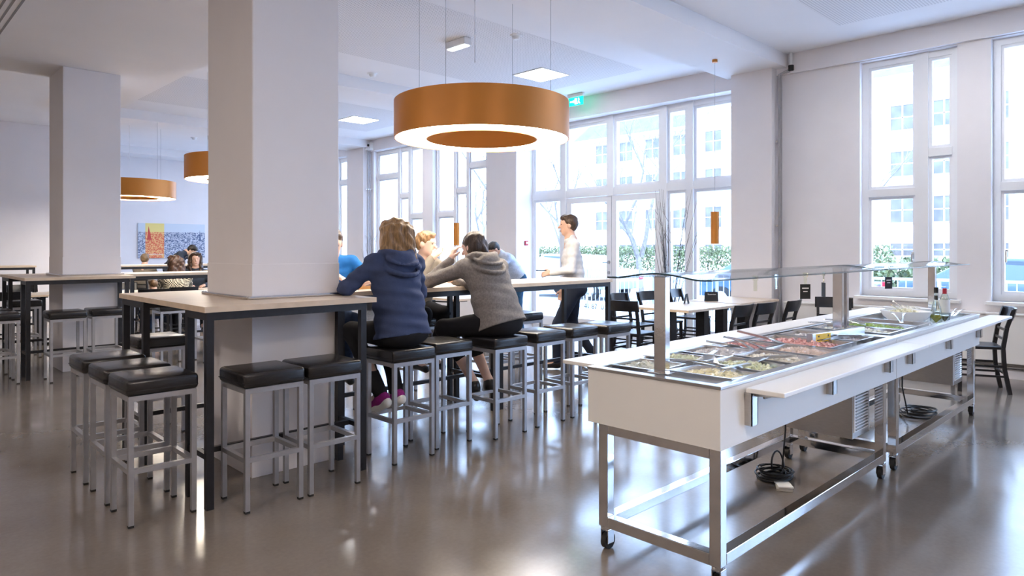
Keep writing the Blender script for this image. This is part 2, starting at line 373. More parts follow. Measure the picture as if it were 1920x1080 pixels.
# ------------------------------------------------------------------ ceiling fittings
def panel_light(x, y, label, z=4.1):
    t = thing('ceiling_panel_light', label, 'ceiling light', (x, y, z), group='square ceiling lights')
    MB().box((-.31, -.31, -.012), (-.29, .31, 0)).box((.29, -.31, -.012), (.31, .31, 0)).box((-.29, -.31, -.012), (.29, -.29, 0)).box((-.29, .29, -.012), (.29, .31, 0)).build('frame', M['whitemetal'], t)
    MB().box((-.29, -.29, -.012), (.29, .29, -.004)).build('diffuser', M['panel_light'] if z > 4 else M['added_soffit_light'], t)
panel_light(7.63, 7.15, 'glowing square ceiling light above the entrance doors'); panel_light(7.60, 12.28, 'glowing square ceiling light beside the near column')
panel_light(7.6, 17.4, 'farthest glowing square ceiling light, behind the column'); panel_light(7.6, 2.0, 'square ceiling light above the far end of the buffet')
for k, (x, yy) in enumerate(((-1.2, 2.2), (-1.2, -2.8), (1.6, -.6), (-2.0, 7.0), (1.6, -4.5))):  # unseen lamps added to send warm light from the viewer's side
    panel_light(x, yy, ('added unseen square light in the lowered ceiling left of the viewer', 'added unseen square light in the lowered ceiling behind the viewer, left', 'added unseen square light in the lowered ceiling right behind the viewer', 'added unseen square light in the lowered ceiling at the far left', 'added unseen square light in the lowered ceiling at the rear wall')[k], 3.56)
t = thing('emergency_light', 'white box-shaped emergency light on the ceiling behind the big lamp', 'emergency light', (5.62, 6.72, 4.1), 0)
MB().box((-.06, -.19, -.09), (.06, .19, 0)).build('housing', M['whiteplastic'], t, bevel=.01); MB().box((-.05, -.17, -.105), (.05, .17, -.085)).build('lens', M['emerg'], t, bevel=.01)
t = thing('emergency_light', 'small emergency light on the far ceiling at the left', 'emergency light', (6.3, 16.4, 4.1), PI / 2)
MB().box((-.06, -.19, -.09), (.06, .19, 0)).build('housing', M['whiteplastic'], t, bevel=.01); MB().box((-.05, -.17, -.105), (.05, .17, -.085)).build('lens', M['emerg'], t, bevel=.01)
for x, yy, lab in ((6.0, 6.05, 'white smoke detector on the ceiling above the big lamp'), (5.75, 8.9, 'flat round ceiling disc left of the emergency light'), (6.0, 17.0, 'small round ceiling disc near the far wall')):
    t = thing('smoke_detector', lab, 'smoke detector', (x, yy, 4.1))
    MB().lathe([(.001, -.012), (.075, -.012), (.08, 0), (.001, 0)], 24).build('base', M['whiteplastic'], t, smooth=True)
    MB().lathe([(.001, -.055), (.03, -.055), (.05, -.035), (.055, -.012), (.001, -.012)], 24).build('head', M['whiteplastic'], t, smooth=True)
t = thing('exit_sign', 'green lit exit sign hanging above the entrance glazing', 'exit sign', (9.0, 7.62, 3.92))
MB().box((-.03, -.17, .12), (.03, .17, .18)).build('housing', M['whiteplastic'], t, bevel=.006)
MB().box((-.008, -.16, -.02), (.008, .16, .12)).build('sign_plate', M['green'], t)
pic = MB()                                               # running figure, door and arrow in white
pic.box((-.0105, -.03, .0), (-.0085, .02, .1)); pic.box((-.0105, .055, .04), (-.0085, .12, .06)); pic.obox((-.0095, .045, .05), (.002, .045, .02), (.8, 0, 0)); pic.obox((-.0095, .045, .05), (.002, .045, .02), (-.8, 0, 0))
pic.cyl((-.0105, -.07, .09), (-.0085, -.07, .09), .011, n=10); pic.obox((-.0095, -.072, .06), (.002, .018, .045), (.25, 0, 0)); pic.obox((-.0095, -.085, .022), (.002, .012, .05), (-.6, 0, 0)); pic.obox((-.0095, -.058, .025), (.002, .012, .05), (.6, 0, 0))
pic.build('pictogram', M['exitwhite'], t)
t = thing('fire_alarm_button', 'small red fire alarm button on the pier beside the entrance', 'fire alarm', (9.36, 9.18, 1.5))
MB().box((-.04, -.03, 0), (.04, 0, .09)).build('box', M['alarm'], t, bevel=.006); MB().box((-.02, -.035, .03), (.02, -.029, .07)).build('pane', M['whiteplastic'], t)
t = thing('twin_spot_unit', 'small white twin spot unit high in the far window corner', 'wall unit', (9.2, 14.4, 3.85))
MB().box((-.05, -.12, 0), (.05, .12, .18)).build('box', M['whiteplastic'], t, bevel=.01)
for dy in (-.06, .06): MB().cyl((-.05, dy, .11), (-.075, dy, .11), .03).build('lens', M['rubber'], t, smooth=True)
# ring lamps
def ring_lamp():
    t = thing('ring_lamp', '', 'pendant lamp', (4.25, 4.74, 2.45), group='orange ring pendant lamps')
    R, r, h = .81, .505, .335; n = 96
    MB().lathe([(R, -.004), (R, h), (R - .012, h), (R - .012, -.004)], n, closed=True).build('outer_band', M['orange'], t, smooth=True)
    MB().lathe([(r, -.004), (r, h), (r + .012, h), (r + .012, -.004)], n, closed=True).build('inner_band', M['orangein'], t, smooth=True)
    MB().lathe([(r + .012, .004), (R - .012, .004), (R - .012, .012), (r + .012, .012)], n, closed=True).build('diffuser', M['ring_light'], t)
    MB().lathe([(r + .012, h - .03), (R - .012, h - .03), (R - .012, h - .02), (r + .012, h - .02)], n, closed=True).build('top_plate', M['whitemetal'], t)
    top = 4.1 - 2.45
    for a in (.35, 2.0, 3.5, 5.2):
        q = ((R - .15) * math.cos(a), (R - .15) * math.sin(a))
        MB().tube([(q[0], q[1], h - .02), (q[0], q[1], top)], .0022, 6).build('suspension_wire', M['greysteel'], t)
    MB().tube([(0, .3, h - .02), (0.02, .66, h + .25), (.0, .1, h + .4), (0, .1, top)][2:], .005, 6).build('power_cable', M['whiteplastic'], t)
    MB().lathe([(.001, -.05), (.05, -.05), (.055, 0), (.001, 0)], 20, (0, .1, top)).build('canopy', M['whiteplastic'], t, smooth=True)
    MB().tube([(0, .1, h + .02), (.0, (r + R) / 2, h - .02)], .005, 6).build('cable_tail', M['whiteplastic'], t)
    return t
rl = ring_lamp(); rl['label'] = 'large orange ring lamp hanging over the two seated women'
copy_tree(rl, (4.28, 10.1, 2.45), 0, 'orange ring lamp half hidden behind the near column'); copy_tree(rl, (4.1, 15.05, 2.45), 0, 'farthest orange ring lamp beside the far column')
# tube pendants
def tube_pendant(x, y, zc, lab):
    t = thing('tube_pendant', lab, 'pendant lamp', (x, y, 1.50), group='orange tube pendants')
    MB().lathe([(.053, 0), (.053, .42), (.05, .42), (.05, 0)], 28, closed=True).build('shade', M['orange'], t, smooth=True)
    MB().lathe([(.001, .40), (.05, .40), (.05, .41), (.001, .41)], 28).build('cap', M['orange'], t)
    MB().tube([(0, 0, .41), (0, 0, zc - 1.5)], .0025, 6).build('cord', M['greysteel'], t)
    MB().lathe([(.001, -.035), (.035, -.035), (.035, 0), (.001, 0)], 20, (0, 0, zc - 1.5)).build('canopy', M['orange'], t, smooth=True)
tube_pendant(8.19, 4.55, 3.92, 'slim orange tube pendant in front of the right entrance pane')
tube_pendant(8.22, 9.88, 3.92, 'farther orange tube pendant between the two seated women')
# poster
def poster_mat(name, sky, town_a, town_b, horizon):
    m, N, L, b = new_mat(name); tc = N.new('ShaderNodeTexCoord'); sp = N.new('ShaderNodeSeparateXYZ'); L.new(tc.outputs['Object'], sp.inputs[0])
    mp = N.new('ShaderNodeMapping'); mp.inputs['Scale'].default_value = (38, 1, 52); L.new(tc.outputs['Object'], mp.inputs[0])
    vo = N.new('ShaderNodeTexVoronoi'); vo.inputs['Scale'].default_value = 1.0; L.new(mp.outputs[0], vo.inputs[0])
    nz = N.new('ShaderNodeTexNoise'); nz.inputs['Scale'].default_value = .35; nz.inputs['Detail'].default_value = 8; L.new(mp.outputs[0], nz.inputs[0])
    mm = N.new('ShaderNodeMixRGB'); mm.inputs[0].default_value = .5; L.new(vo.outputs['Color'], mm.inputs[1]); L.new(nz.outputs[0], mm.inputs[2])
    bw = N.new('ShaderNodeRGBToBW'); L.new(mm.outputs[0], bw.inputs[0])
    rp = N.new('ShaderNodeValToRGB'); rp.color_ramp.elements[0].color = (*town_a, 1); rp.color_ramp.elements[1].color = (*town_b, 1); rp.color_ramp.elements[0].position = .33; rp.color_ramp.elements[1].position = .66
    L.new(bw.outputs[0], rp.inputs[0])
    gt = N.new('ShaderNodeMath'); gt.operation = 'GREATER_THAN'; gt.inputs[1].default_value = horizon; L.new(sp.outputs['Z'], gt.inputs[0])
    mx = N.new('ShaderNodeMixRGB'); L.new(gt.outputs[0], mx.inputs[0]); L.new(rp.outputs[0], mx.inputs[1]); mx.inputs[2].default_value = (*sky, 1)
    L.new(mx.outputs[0], b.inputs['Base Color']); setp(b, Roughness=.6)
    return m
px0 = 5.72; po = thing('city_poster', 'wide city panorama poster with an orange band on the far wall', 'poster', (px0, 20.36, 1.18))
MB().box((0, 0, 0), (1.76, .035, .96)).build('print', poster_mat('blue_city_print', (.62, .70, .80), (.05, .09, .22), (.62, .68, .80), .72), po)
MB().box((.18, -.002, .001), (.66, .001, .959)).build('colour_band', poster_mat('orange_city_print', (.85, .70, .25), (.72, .09, .05), (.90, .58, .25), .72), po)
M['spire'] = mat('red_print', (.62, .08, .06), .6); M['spireb'] = mat('navy_print', (.08, .12, .25), .6)
MB().add([(.22, -.004, .50), (.34, -.004, .50), (.26, -.004, .88)], [(0, 1, 2)]).build('spire_print', M['spire'], po)
MB().add([(1.60, -.002, .50), (1.65, -.002, .50), (1.62, -.002, .80)], [(0, 1, 2)]).build('spire_print', M['spireb'], po)
text_mesh('altstadtfest.com', .062, M['paper'], 'poster_lettering', po, (.42, -.004, .09), (PI / 2, 0, 0))
# ================================================================== FURNITURE
SEAT = .757
def make_stool():
    t = thing('bar_stool', '', 'bar stool', (0, 0, 0), group='black cushioned bar stools')
    s = MB().box((-.178, -.178, .674), (.178, .178, SEAT)).build('seat', M['leather'], t, smooth=True, bevel=.02, seg=3)
    MB().bar((-.172, -.1785, .70), (.172, -.1785, .70), .004, .004).bar((-.1785, -.172, .70), (-.1785, .172, .70), .004, .004).build('seam', M['leather'], s)
    a = .155; w = .026
    fr = MB()
    for sx, sy in ((-1, 0), (1, 0)): fr.box((sx * a - w / 2, -a - w / 2, .646), (sx * a + w / 2, a + w / 2, .674))
    for sy in (-1, 1): fr.box((-a + w / 2, sy * a - w / 2, .646), (a - w / 2, sy * a + w / 2, .674))
    fr.build('seat_frame', M['greysteel'], t)
    for sx in (-1, 1):
        for sy in (-1, 1):
            l = MB().box((sx * a - w / 2, sy * a - w / 2, .012), (sx * a + w / 2, sy * a + w / 2, .646)).build('leg', M['greysteel'], t)
            MB().box((sx * a - w / 2, sy * a - w / 2, 0), (sx * a + w / 2, sy * a + w / 2, .012)).build('foot_cap', M['rubber'], l)
    for k in range(4):
        r = MB()
        if k < 2: r.box((-a + w / 2, (-1, 1)[k] * a - w / 2, .272), (a - w / 2, (-1, 1)[k] * a + w / 2, .298))
        else: r.box(((-1, 1)[k - 2] * a - w / 2, -a + w / 2, .272), ((-1, 1)[k - 2] * a + w / 2, a - w / 2, .298))
        r.build('foot_rail', M['greysteel'], t)
    return t
stool0 = make_stool(); stool_used = [False]
def stool(x, y, label, rz=0.0):
    if not stool_used[0]:
        stool_used[0] = True; stool0.location = (x, y, 0); stool0.rotation_euler = (0, 0, rz); stool0['label'] = label; return stool0
    return copy_tree(stool0, (x, y, 0), rz, label)
stool(1.207, 4.026, 'nearest bar stool in the row of three left of the front table')
stool(1.208, 4.458, 'middle bar stool in the row of three left of the front table')
stool(1.207, 4.932, 'farthest bar stool in the row of three left of the front table')
stool(1.714, 3.797, 'bar stool in front of the near column, left one of the pair')
stool(2.088, 3.795, 'bar stool in front of the near column, right one of the pair')
stool(2.76, 3.926, 'bar stool the woman in the blue hoodie sits on')
stool(3.176, 4.01, 'empty bar stool between the two women in hoodies')
stool(3.65, 3.90, 'bar stool the woman in the grey hoodie sits on')
stool(4.125, 3.92, 'first empty bar stool right of the grey hoodie')
stool(4.567, 3.93, 'second empty bar stool right of the grey hoodie')
stool(4.97, 3.87, 'last bar stool of the near row, beside the buffet corner')
stool(1.75, 5.78, 'bar stool on the far side of the front table, seen between its legs')
stool(4.76, 5.16, 'left one of two bar stools on the far side of the long table')
stool(5.18, 5.16, 'right one of two bar stools on the far side of the long table')
stool(3.10, 5.48, 'bar stool under the man in the blue shirt')
stool(3.98, 5.46, 'bar stool under the boy across the table')
stool(1.74, 8.80, 'left bar stool in front of the far column')
stool(2.15, 8.88, 'right bar stool in front of the far column')
stool(1.17, 9.0, 'bar stool cut by the left edge of the picture')
stool(1.17, 9.45, 'bar stool behind the one cut by the left edge')
stool(2.9, 9.0, 'bar stool in front of the second long table, by the child')
stool(3.4, 9.0, 'second bar stool in front of the second long table')
stool(1.7, 10.95, 'dark bar stool behind the far column table')
stool(4.0, 9.02, 'third bar stool in front of the second long table')

def frame_table(parent, x0, x1, y0, y1, zt, foot=True):
    """black square-tube frame: legs, top rails, foot rails"""
    w = .04
    for x in (x0, x1):
        for y in (y0, y1): MB().box((x - w / 2, y - w / 2, 0), (x + w / 2, y + w / 2, zt)).build('leg', M['blacksteel'], parent)
    for y in (y0, y1): MB().box((x0 + w / 2, y - w / 2, zt - .045), (x1 - w / 2, y + w / 2, zt)).build('top_rail', M['blacksteel'], parent)
    for x in (x0, x1): MB().box((x - w / 2, y0 + w / 2, zt - .045), (x + w / 2, y1 - w / 2, zt)).build('top_rail', M['blacksteel'], parent)
    if foot:
        for x in (x0, x1): MB().box((x - .015, y0 + w / 2, .27), (x + .015, y1 - w / 2, .30)).build('foot_rail', M['blacksteel'], parent)
        MB().box((x0 + w / 2, (y0 + y1) / 2 - .015, .27), (x1 - w / 2, (y0 + y1) / 2 + .015, .30)).build('foot_rail', M['blacksteel'], parent)
TH = 1.115
def column_table(dy, label):
    t = thing('column_bar_table', label, 'bar table', (0, dy, 0), group='bar tables around the columns')
    x0, x1, y0, y1 = 1.40, 2.49, 3.81, 5.42; cx0, cx1, cy0, cy1 = 1.816, 2.434, 4.171, 4.909
    z0 = TH - .032
    MB().box((x0, y0, z0), (x1, cy0, TH)).box((x0, cy1, z0), (x1, y1, TH)).box((x0, cy0, z0), (cx0, cy1, TH)).box((cx1, cy0, z0), (x1, cy1, TH)).build('table_top', M['wood'], t)
    e = MB(); q = .0012
    e.box((x0 - q, y0 - q, z0), (x1 + q, y0, TH - .0005)).box((x0 - q, y1, z0), (x1 + q, y1 + q, TH - .0005)).box((x0 - q, y0, z0), (x0, y1, TH - .0005)).box((x1, y0, z0), (x1 + q, y1, TH - .0005))
    e.build('edge_band', M['woodedge'], t)
    frame_table(t, 1.435, 2.405, 3.845, 4.135, z0); frame_table(t, 1.435, 2.405, 4.945, 5.385, z0)
    c = MB(); k = .028
    c.box((cx0 - k, cy0 - k, TH), (cx1 + k, cy0, TH + .022)).box((cx0 - k, cy1, TH), (cx1 + k, cy1 + k, TH + .022)).box((cx0 - k, cy0, TH), (cx0, cy1, TH + .022)).box((cx1, cy0, TH), (cx1 + k, cy1, TH + .022))
    c.build('column_collar', M['pansteel'], t, bevel=.008)
    return t
column_table(0, 'oak bar table built around the near column'); column_table(5.15, 'oak bar table built around the far column')
def long_table(x0, x1, y0, y1, label):
    t = thing('long_bar_table', label, 'bar table', (0, 0, 0), group='long oak bar tables')
    z0 = TH - .032
    MB().box((x0, y0, z0), (x1, y1, TH)).build('table_top', M['wood'], t)
    e = MB(); q = .0012
    e.box((x0 - q, y0 - q, z0), (x1 + q, y0, TH - .0005)).box((x0 - q, y1, z0), (x1 + q, y1 + q, TH - .0005)).box((x0 - q, y0, z0), (x0, y1, TH - .0005)).box((x1, y0, z0), (x1 + q, y1, TH - .0005))
    e.build('edge_band', M['woodedge'], t)
    frame_table(t, x0 + .035, x1 - .035, y0 + .035, y1 - .035, z0)
long_table(2.56, 4.15, 4.40, 5.08, 'bar table the two women in hoodies sit at')
long_table(4.16, 5.79, 4.40, 5.08, 'empty bar table in front of the walking man')
long_table(2.58, 4.15, 9.52, 10.2, 'bar table right of the far column')
long_table(4.16, 5.72, 9.52, 10.2, 'bar table in the middle row behind the near column')
long_table(3.5, 5.0, 14.6, 15.3, 'bar table in front of the poster wall, left one')
long_table(5.01, 6.5, 14.6, 15.3, 'bar table in front of the poster wall, right one')
long_table(1.0, 2.62, 15.6, 16.3, 'bar table at the far left wall')

def make_chair():
    t = thing('dining_chair', '', 'chair', (0, 0, 0), group='black wooden chairs')      # faces +y, back at -y
    m = M['blackwood']
    pr = [(x, y) for x, y in ((-.20, .20), (.20, .20), (.215, .05), (.185, -.19), (-.185, -.19), (-.215, .05))]
    MB().prism(pr, .435, .465).build('seat', m, t, bevel=.008)
    def backx(z): return -.18 - max(0, (z - .45)) * .22 - (.04 if z < .1 else 0)
    for sx in (-1, 1):
        path = [(sx * .185, -.24, 0), (sx * .18, -.195, .25), (sx * .175, -.185, .45), (sx * .175, -.215, .65), (sx * .18, -.27, .83)]
        b = MB(); [b.bar(path[i], path[i + 1], .03, .036) for i in range(4)]; b.build('back_post', m, t)
        MB().bar((sx * .185, .18, 0), (sx * .175, .175, .44), .034, .034).build('leg', m, t)
        for z in (.17, .27): MB().bar((sx * .182, -.205, z), (sx * .182, .178, z), .016, .02).build('stretcher', m, t)
    MB().bar((-.175, .177, .22), (.175, .177, .22), .016, .02).build('stretcher', m, t); MB().bar((-.175, -.2, .2), (.175, -.2, .2), .016, .02).build('stretcher', m, t)
    rows = []
    for z, yo in ((.72, -.225), (.76, -.242), (.80, -.252), (.845, -.262)):
        rows.append([(x, yo - .045 * (1 - (x / .21) ** 2), z) for x in np.linspace(-.21, .21, 11)])
    bk = MB(); back = [[(p[0], p[1] - .022, p[2]) for p in r] for r in rows]
    n = 11; vs = [p for r in rows for p in r] + [p for r in back for p in r]; k = len(rows) * n
    fs = [(i * n + j, i * n + j + 1, (i + 1) * n + j + 1, (i + 1) * n + j) for i in range(3) for j in range(n - 1)]
    fs += [tuple(q + k for q in f[::-1]) for f in fs]
    fs += [(j, k + j, k + j + 1, j + 1) for j in range(n - 1)] + [(3 * n + j, 3 * n + j + 1, k + 3 * n + j + 1, k + 3 * n + j) for j in range(n - 1)]
    fs += [(i * n, (i + 1) * n, k + (i + 1) * n, k + i * n) for i in range(3)] + [(i * n + n - 1, k + i * n + n - 1, k + (i + 1) * n + n - 1, (i + 1) * n + n - 1) for i in range(3)]
    bk.add(vs, fs); bk.build('backrest', m, t, smooth=True)
    for z, yo in ((.54, -.196), (.63, -.211)): MB().bar((-.17, yo, z), (.17, yo, z), .014, .022).build('back_slat', m, t)
    return t
chair0 = make_chair(); chair_used = [False]
def chair(x, y, face, label):
    """face: direction in degrees the sitter looks to (0 = +x, 90 = +y)"""
    rz = math.radians(face - 90)
    if not chair_used[0]:
        chair_used[0] = True; chair0.location = (x, y, 0); chair0.rotation_euler = (0, 0, rz); chair0['label'] = label; return chair0
    return copy_tree(chair0, (x, y, 0), rz, label)
chair(6.62, 4.72, 5, 'black chair at the left end of the low tables by the entrance')
chair(6.78, 3.70, 92, 'black chair with its back to the buffet, nearest the glass post')
chair(7.25, 3.66, 88, 'black chair with its back to the buffet, middle one of three')
chair(7.78, 3.60, 95, 'black chair with its back to the buffet, closest to the pier')
chair(7.35, 5.22, 270, 'black chair across the low table, left of the dry branches')
chair(7.95, 5.2, 265, 'black chair across the low table, below the dry branches')
chair(8.75, 5.22, 275, 'black chair across the low table, closest to the window')
chair(8.35, 3.1, 200, 'black chair with bluish reflection behind the middle glass post')
chair(8.27, 1.66, 112, 'black chair beyond the far end of the buffet')
chair(6.3, 8.1, 200, 'black chair behind the long table, seen below its top')
chair(7.1, 9.75, 270, 'black chair far behind the grey hoodie')
chair(2.6, 11.75, 20, 'black chair behind the far column at the low table'); chair(3.5, 13.0, 270, 'black chair at the far low table beyond the checked coat')
chair(2.1, 13.4, 270, 'black chair at the low table on the far left'); chair(1.7, 11.75, 80, 'black chair half hidden by the far column table legs')
def low_table(x0, x1, y0, y1, label):
    t = thing('dining_table', label, 'table', ((x0 + x1) / 2, (y0 + y1) / 2, 0), group='low oak dining tables')
    a, b = (x1 - x0) / 2, (y1 - y0) / 2
    MB().box((-a, -b, .722), (a, b, .75)).build('table_top', M['wood'], t)
    MB().box((-a - .001, -b - .001, .722), (a + .001, -b, .7495)).box((-a - .001, b, .722), (a + .001, b + .001, .7495)).box((-a - .001, -b, .722), (-a, b, .7495)).box((a, -b, .722), (a + .001, b, .7495)).build('edge_band', M['woodedge'], t)
    for sx in (-1, 1):
        MB().box((sx * (a - .25) - .06, -.06, .03), (sx * (a - .25) + .06, .06, .70)).build('pedestal', M['blacksteel'], t, bevel=.004)
        MB().box((sx * (a - .25) - .06, -b + .1, .0), (sx * (a - .25) + .06, b - .1, .03)).build('foot', M['blacksteel'], t, bevel=.004)
        MB().box((sx * (a - .25) - .05, -b + .12, .70), (sx * (a - .25) + .05, b - .12, .722)).build('bracket', M['blacksteel'], t)
low_table(6.66, 7.90, 4.02, 4.82, 'low oak table nearest the long bar table'); low_table(7.98, 9.08, 4.09, 4.87, 'low oak table beside the window pier')
low_table(3.0, 4.2, 11.75, 12.5, 'low oak table where the child sits'); low_table(4.3, 5.5, 11.75, 12.5, 'low oak table beside the woman facing us')
low_table(1.2, 2.4, 12.1, 12.9, 'low oak table on the far left'); low_table(6.6, 7.6, 8.5, 9.3, 'low oak table far behind the grey hoodie')
low_table(5.9, 7.0, 7.1, 7.8, 'low oak table in front of the bending man')
# menu cards
def menu_card(x, y, rz, label, txt=True):
    t = thing('menu_card', label, 'menu card', (x, y, .75), rz, 'black menu cards')
    MB().obox((0, -.012, .06), (.17, .003, .125), (-.18, 0, 0)).build('front_leaf', M['card'], t); MB().obox((0, .018, .06), (.17, .003, .125), (.18, 0, 0)).build('rear_leaf', M['card'], t)
    if txt:
        text_mesh('Reserviert', .026, M['paper'], 'lettering', t, (0, -.0215, .082), (PI / 2 - .18, 0, 0))
menu_card(8.10, 4.55, math.radians(-42), 'black menu card with white lettering on the right low table'); menu_card(7.50, 4.55, math.radians(25), 'plain black menu card on the left low table', False)
# dry branches in a tall vase
def branches(x, y, n, h, lab, spread):
    t = thing('vase_of_branches', lab, 'vase', (x, y, 0))
    MB().lathe([(.001, 0), (.10, 0), (.12, .2), (.10, .42), (.085, .5), (.075, .5), (.09, .42), (.11, .2), (.09, .02), (.001, .02)], 24).build('vase', M['blackwood'], t, smooth=True)
    mt = mat('dry_twig', (.045, .035, .035), .7, var=.3)
    for i in range(n):
        a = random.uniform(0, 2 * PI); s = random.uniform(.15, 1) * spread; hh = h * random.uniform(.7, 1.05)
        dx, dy = s * math.cos(a), s * math.sin(a); path = []
        for k in range(7):
            u = k / 6; path.append((.04 * math.cos(a) * (1 - u) + dx * u ** 1.4, .04 * math.sin(a) * (1 - u) + dy * u ** 1.4, .05 + (hh - .05) * u + random.uniform(-.004, .004)))
        b = MB().tube(path, [.006 * (1 - .75 * k / 6) for k in range(7)], 5)
        for k in (3, 4, 5):
            if random.random() < .7:
                p = Vector(path[k]); q = p + Vector((random.uniform(-.08, .08) + dx * .15, random.uniform(-.08, .08) + dy * .15, random.uniform(.12, .25)))
                b.tube([p, (p + q) / 2 + Vector((.005, .005, 0)), q], [.0028, .002, .001], 4)
        b.build('branch', mt, t, smooth=True)
branches(8.92, 5.70, 26, 2.30, 'tall bunch of dry branches in front of the entrance glazing', .50)
branches(8.8, 13.7, 9, 2.05, 'few dry branches in the far window corner beside the blue hoodie', .35)
# ================================================================== THE BUFFET
Y0, Y1 = 1.40, 2.095; ZT = .866
def cart(x0, x1, label, first):
    t = thing('salad_bar_cart', label, 'buffet cart', (x0, Y0, 0), group='white salad bar carts'); Lx = x1 - x0; Wy = Y1 - Y0
    p = .018
    MB().box((0, 0, .601), (Lx, p, ZT - .014)).build('side_panel', M['white'], t); MB().box((0, Wy - p, .601), (Lx, Wy, ZT - .014)).build('side_panel', M['white'], t)
    MB().box((0, p, .601), (p, Wy - p, ZT - .014)).build('end_panel', M['white'], t); MB().box((Lx - p, p, .601), (Lx, Wy - p, ZT - .014)).build('end_panel', M['white'], t)
    r = MB(); k = .045
    r.box((-.004, -.004, ZT - .014), (Lx + .004, k, ZT)).box((-.004, Wy - k, ZT - .014), (Lx + .004, Wy + .004, ZT)).box((-.004, k, ZT - .014), (k, Wy - k, ZT)).box((Lx - k, k, ZT - .014), (Lx + .004, Wy - k, ZT))
    r.build('rim', M['steel'], t, bevel=.002)
    w = MB(); w.box((k, k, .782), (Lx - k, Wy - k, .79)).box((k - .004, k, .782), (k, Wy - k, ZT - .014)).box((Lx - k, k, .782), (Lx - k + .004, Wy - k, ZT - .014)).box((k, k - .004, .782), (Lx - k, k, ZT - .014)).box((k, Wy - k, .782), (Lx - k, Wy - k + .004, ZT - .014))
    w.build('cooled_well', M['pansteel'], t)
    MB().box((.02, .02, .60), (Lx - .02, Wy - .02, .612)).build('underside', M['steeldark'], t)
    a, b = .012, Lx - .012 - (.16 if first else .10); ya, yb = .006, Wy - .055; s = .052
    for x in (a, b - s):
        for y in (ya, yb - s):
            MB().box((x, y, .112), (x + s, y + s, .601)).build('leg', M['chrome'], t, bevel=.003)
            c = MB().lathe([(.001, 0), (.026, 0), (.026, -.012), (.012, -.02), (.001, -.02)], 14, (x + s / 2, y + s / 2, .112)).build('caster', M['chrome'], t, smooth=True)
            xx, yy = x + s / 2 + .012, y + s / 2
            MB().box((xx - .028, yy - .022, .03), (xx + .02, yy - .017, .095)).box((xx - .028, yy + .017, .03), (xx + .02, yy + .022, .095)).box((xx - .028, yy - .022, .09), (xx + .02, yy + .022, .097)).build('fork', M['chrome'], c, bevel=.002)
            MB().tube([(xx, yy - .014, .038), (xx, yy + .014, .038)], .038, 20).build('wheel', M['rubber'], c, smooth=True)
    for y in (ya, yb - s):
        MB().box((a + s, y, .112), (b - s, y + s, .162)).build('lower_rail', M['chrome'], t, bevel=.003)
    for x in (a, b - s):
        MB().box((x, ya + s, .112), (x + s, yb - s, .162)).build('lower_rail', M['chrome'], t, bevel=.003)
        MB().box((x, ya + s, .555), (x + s, yb - s, .601)).build('upper_rail', M['chrome'], t, bevel=.003)
    # cooling unit with louvres
    bx0, bx1 = (1.74, 2.03) if first else (1.78, 2.06)
    u = MB().box((bx0, .09, .292), (bx1, .50, .60)).build('cooling_unit', M['steel'], t, bevel=.003)
    MB().box((bx0 + .015, .084, .33), (bx1 - .04, .09, .585)).build('louvre_plate', M['whitemetal'], u)
    for i in range(13): MB().obox(((bx0 + bx1) / 2 - .0125, .083, .345 + i * .0185), (bx1 - bx0 - .09, .012, .006), (.5, 0, 0)).build('louvre', M['steel'], u)
    # tray shelves with brackets
    sx0, sx1 = (.185, Lx) if first else (0, Lx + .31)
    MB().box((sx0, -.185, .818), (sx1 - .002, -.018, .838)).build('tray_shelf', M['white'], t, bevel=.003)
    MB().box((sx0 - .03, Wy + .018, .825), (sx1 - .002, Wy + .30, .845)).build('tray_shelf', M['white'], t, bevel=.003)
    for gx in ((2.80, 3.70, 4.61) if first else (5.06, 6.02, 6.98)):
        lx = gx - x0
        for sy, yy in ((-1, 0), (1, Wy)):
            br = MB(); yo = yy + sy * .0
            br.box((lx - .028, yo, .672), (lx - .022, yo + sy * .034, .815)).box((lx + .022, yo, .672), (lx + .028, yo + sy * .034, .815)).box((lx - .028, yo + sy * .030, .672), (lx + .028, yo + sy * .034, .815))
            q = br.build('shelf_bracket', M['steel'], t)
            MB().bar((lx + .02, yo + sy * .03, .80), (lx + .02, yo + sy * .15, .812), .02, .012).bar((lx + .03, yo + sy * .06, .79), (lx + (.18 if gx in (4.61,) else .28), yo + sy * .14, .812), .010, .010).build('support_arm', M['steel'], q)
    # sneeze guard
    xs = [.10] if first else [.05]
    for lx in ([.10, Lx - .03] if first else [.05, Lx - .06]):
        MB().box((lx - .02, .315, ZT), (lx + .02, .375, 1.305)).build('guard_post', M['chrome'], t, bevel=.003)
        MB().box((lx - .035, .29, ZT), (lx + .035, .40, ZT + .006)).build('post_foot', M['chrome'], t)
    prof = []
    for i in range(25):
        u = -1 + 2 * i / 24; yy = .345 + .275 * u
        z = 1.312 + .010 * math.cos(u * PI) - .012 * abs(u) ** 2 + (.012 * max(0, abs(u) - .75) * 3)
        prof.append((yy, z))
    rows = [[(lx, yy, z) for yy, z in prof] for lx in (.055, Lx - .005)]
    g = MB().sheet(rows, .007).build('guard_glass', M['guard'], t, smooth=True)
    for lx in (.055, Lx - .005): MB().tube([(lx, yy, z - .0035) for yy, z in prof], .0042, 6).build('glass_edge', M['guardedge'], g, smooth=True)
    for e in (0, -1): MB().tube([(lx, prof[e][0], prof[e][1] - .0035) for lx in (.055, Lx - .005)], .0030, 6).build('glass_edge', M['guardedge'], g, smooth=True)
    return t
cart(2.565, 4.81, 'near white salad bar cart with steel frame and glass guard', True); cart(4.82, 7.065, 'far white salad bar cart joined to the near one', False)
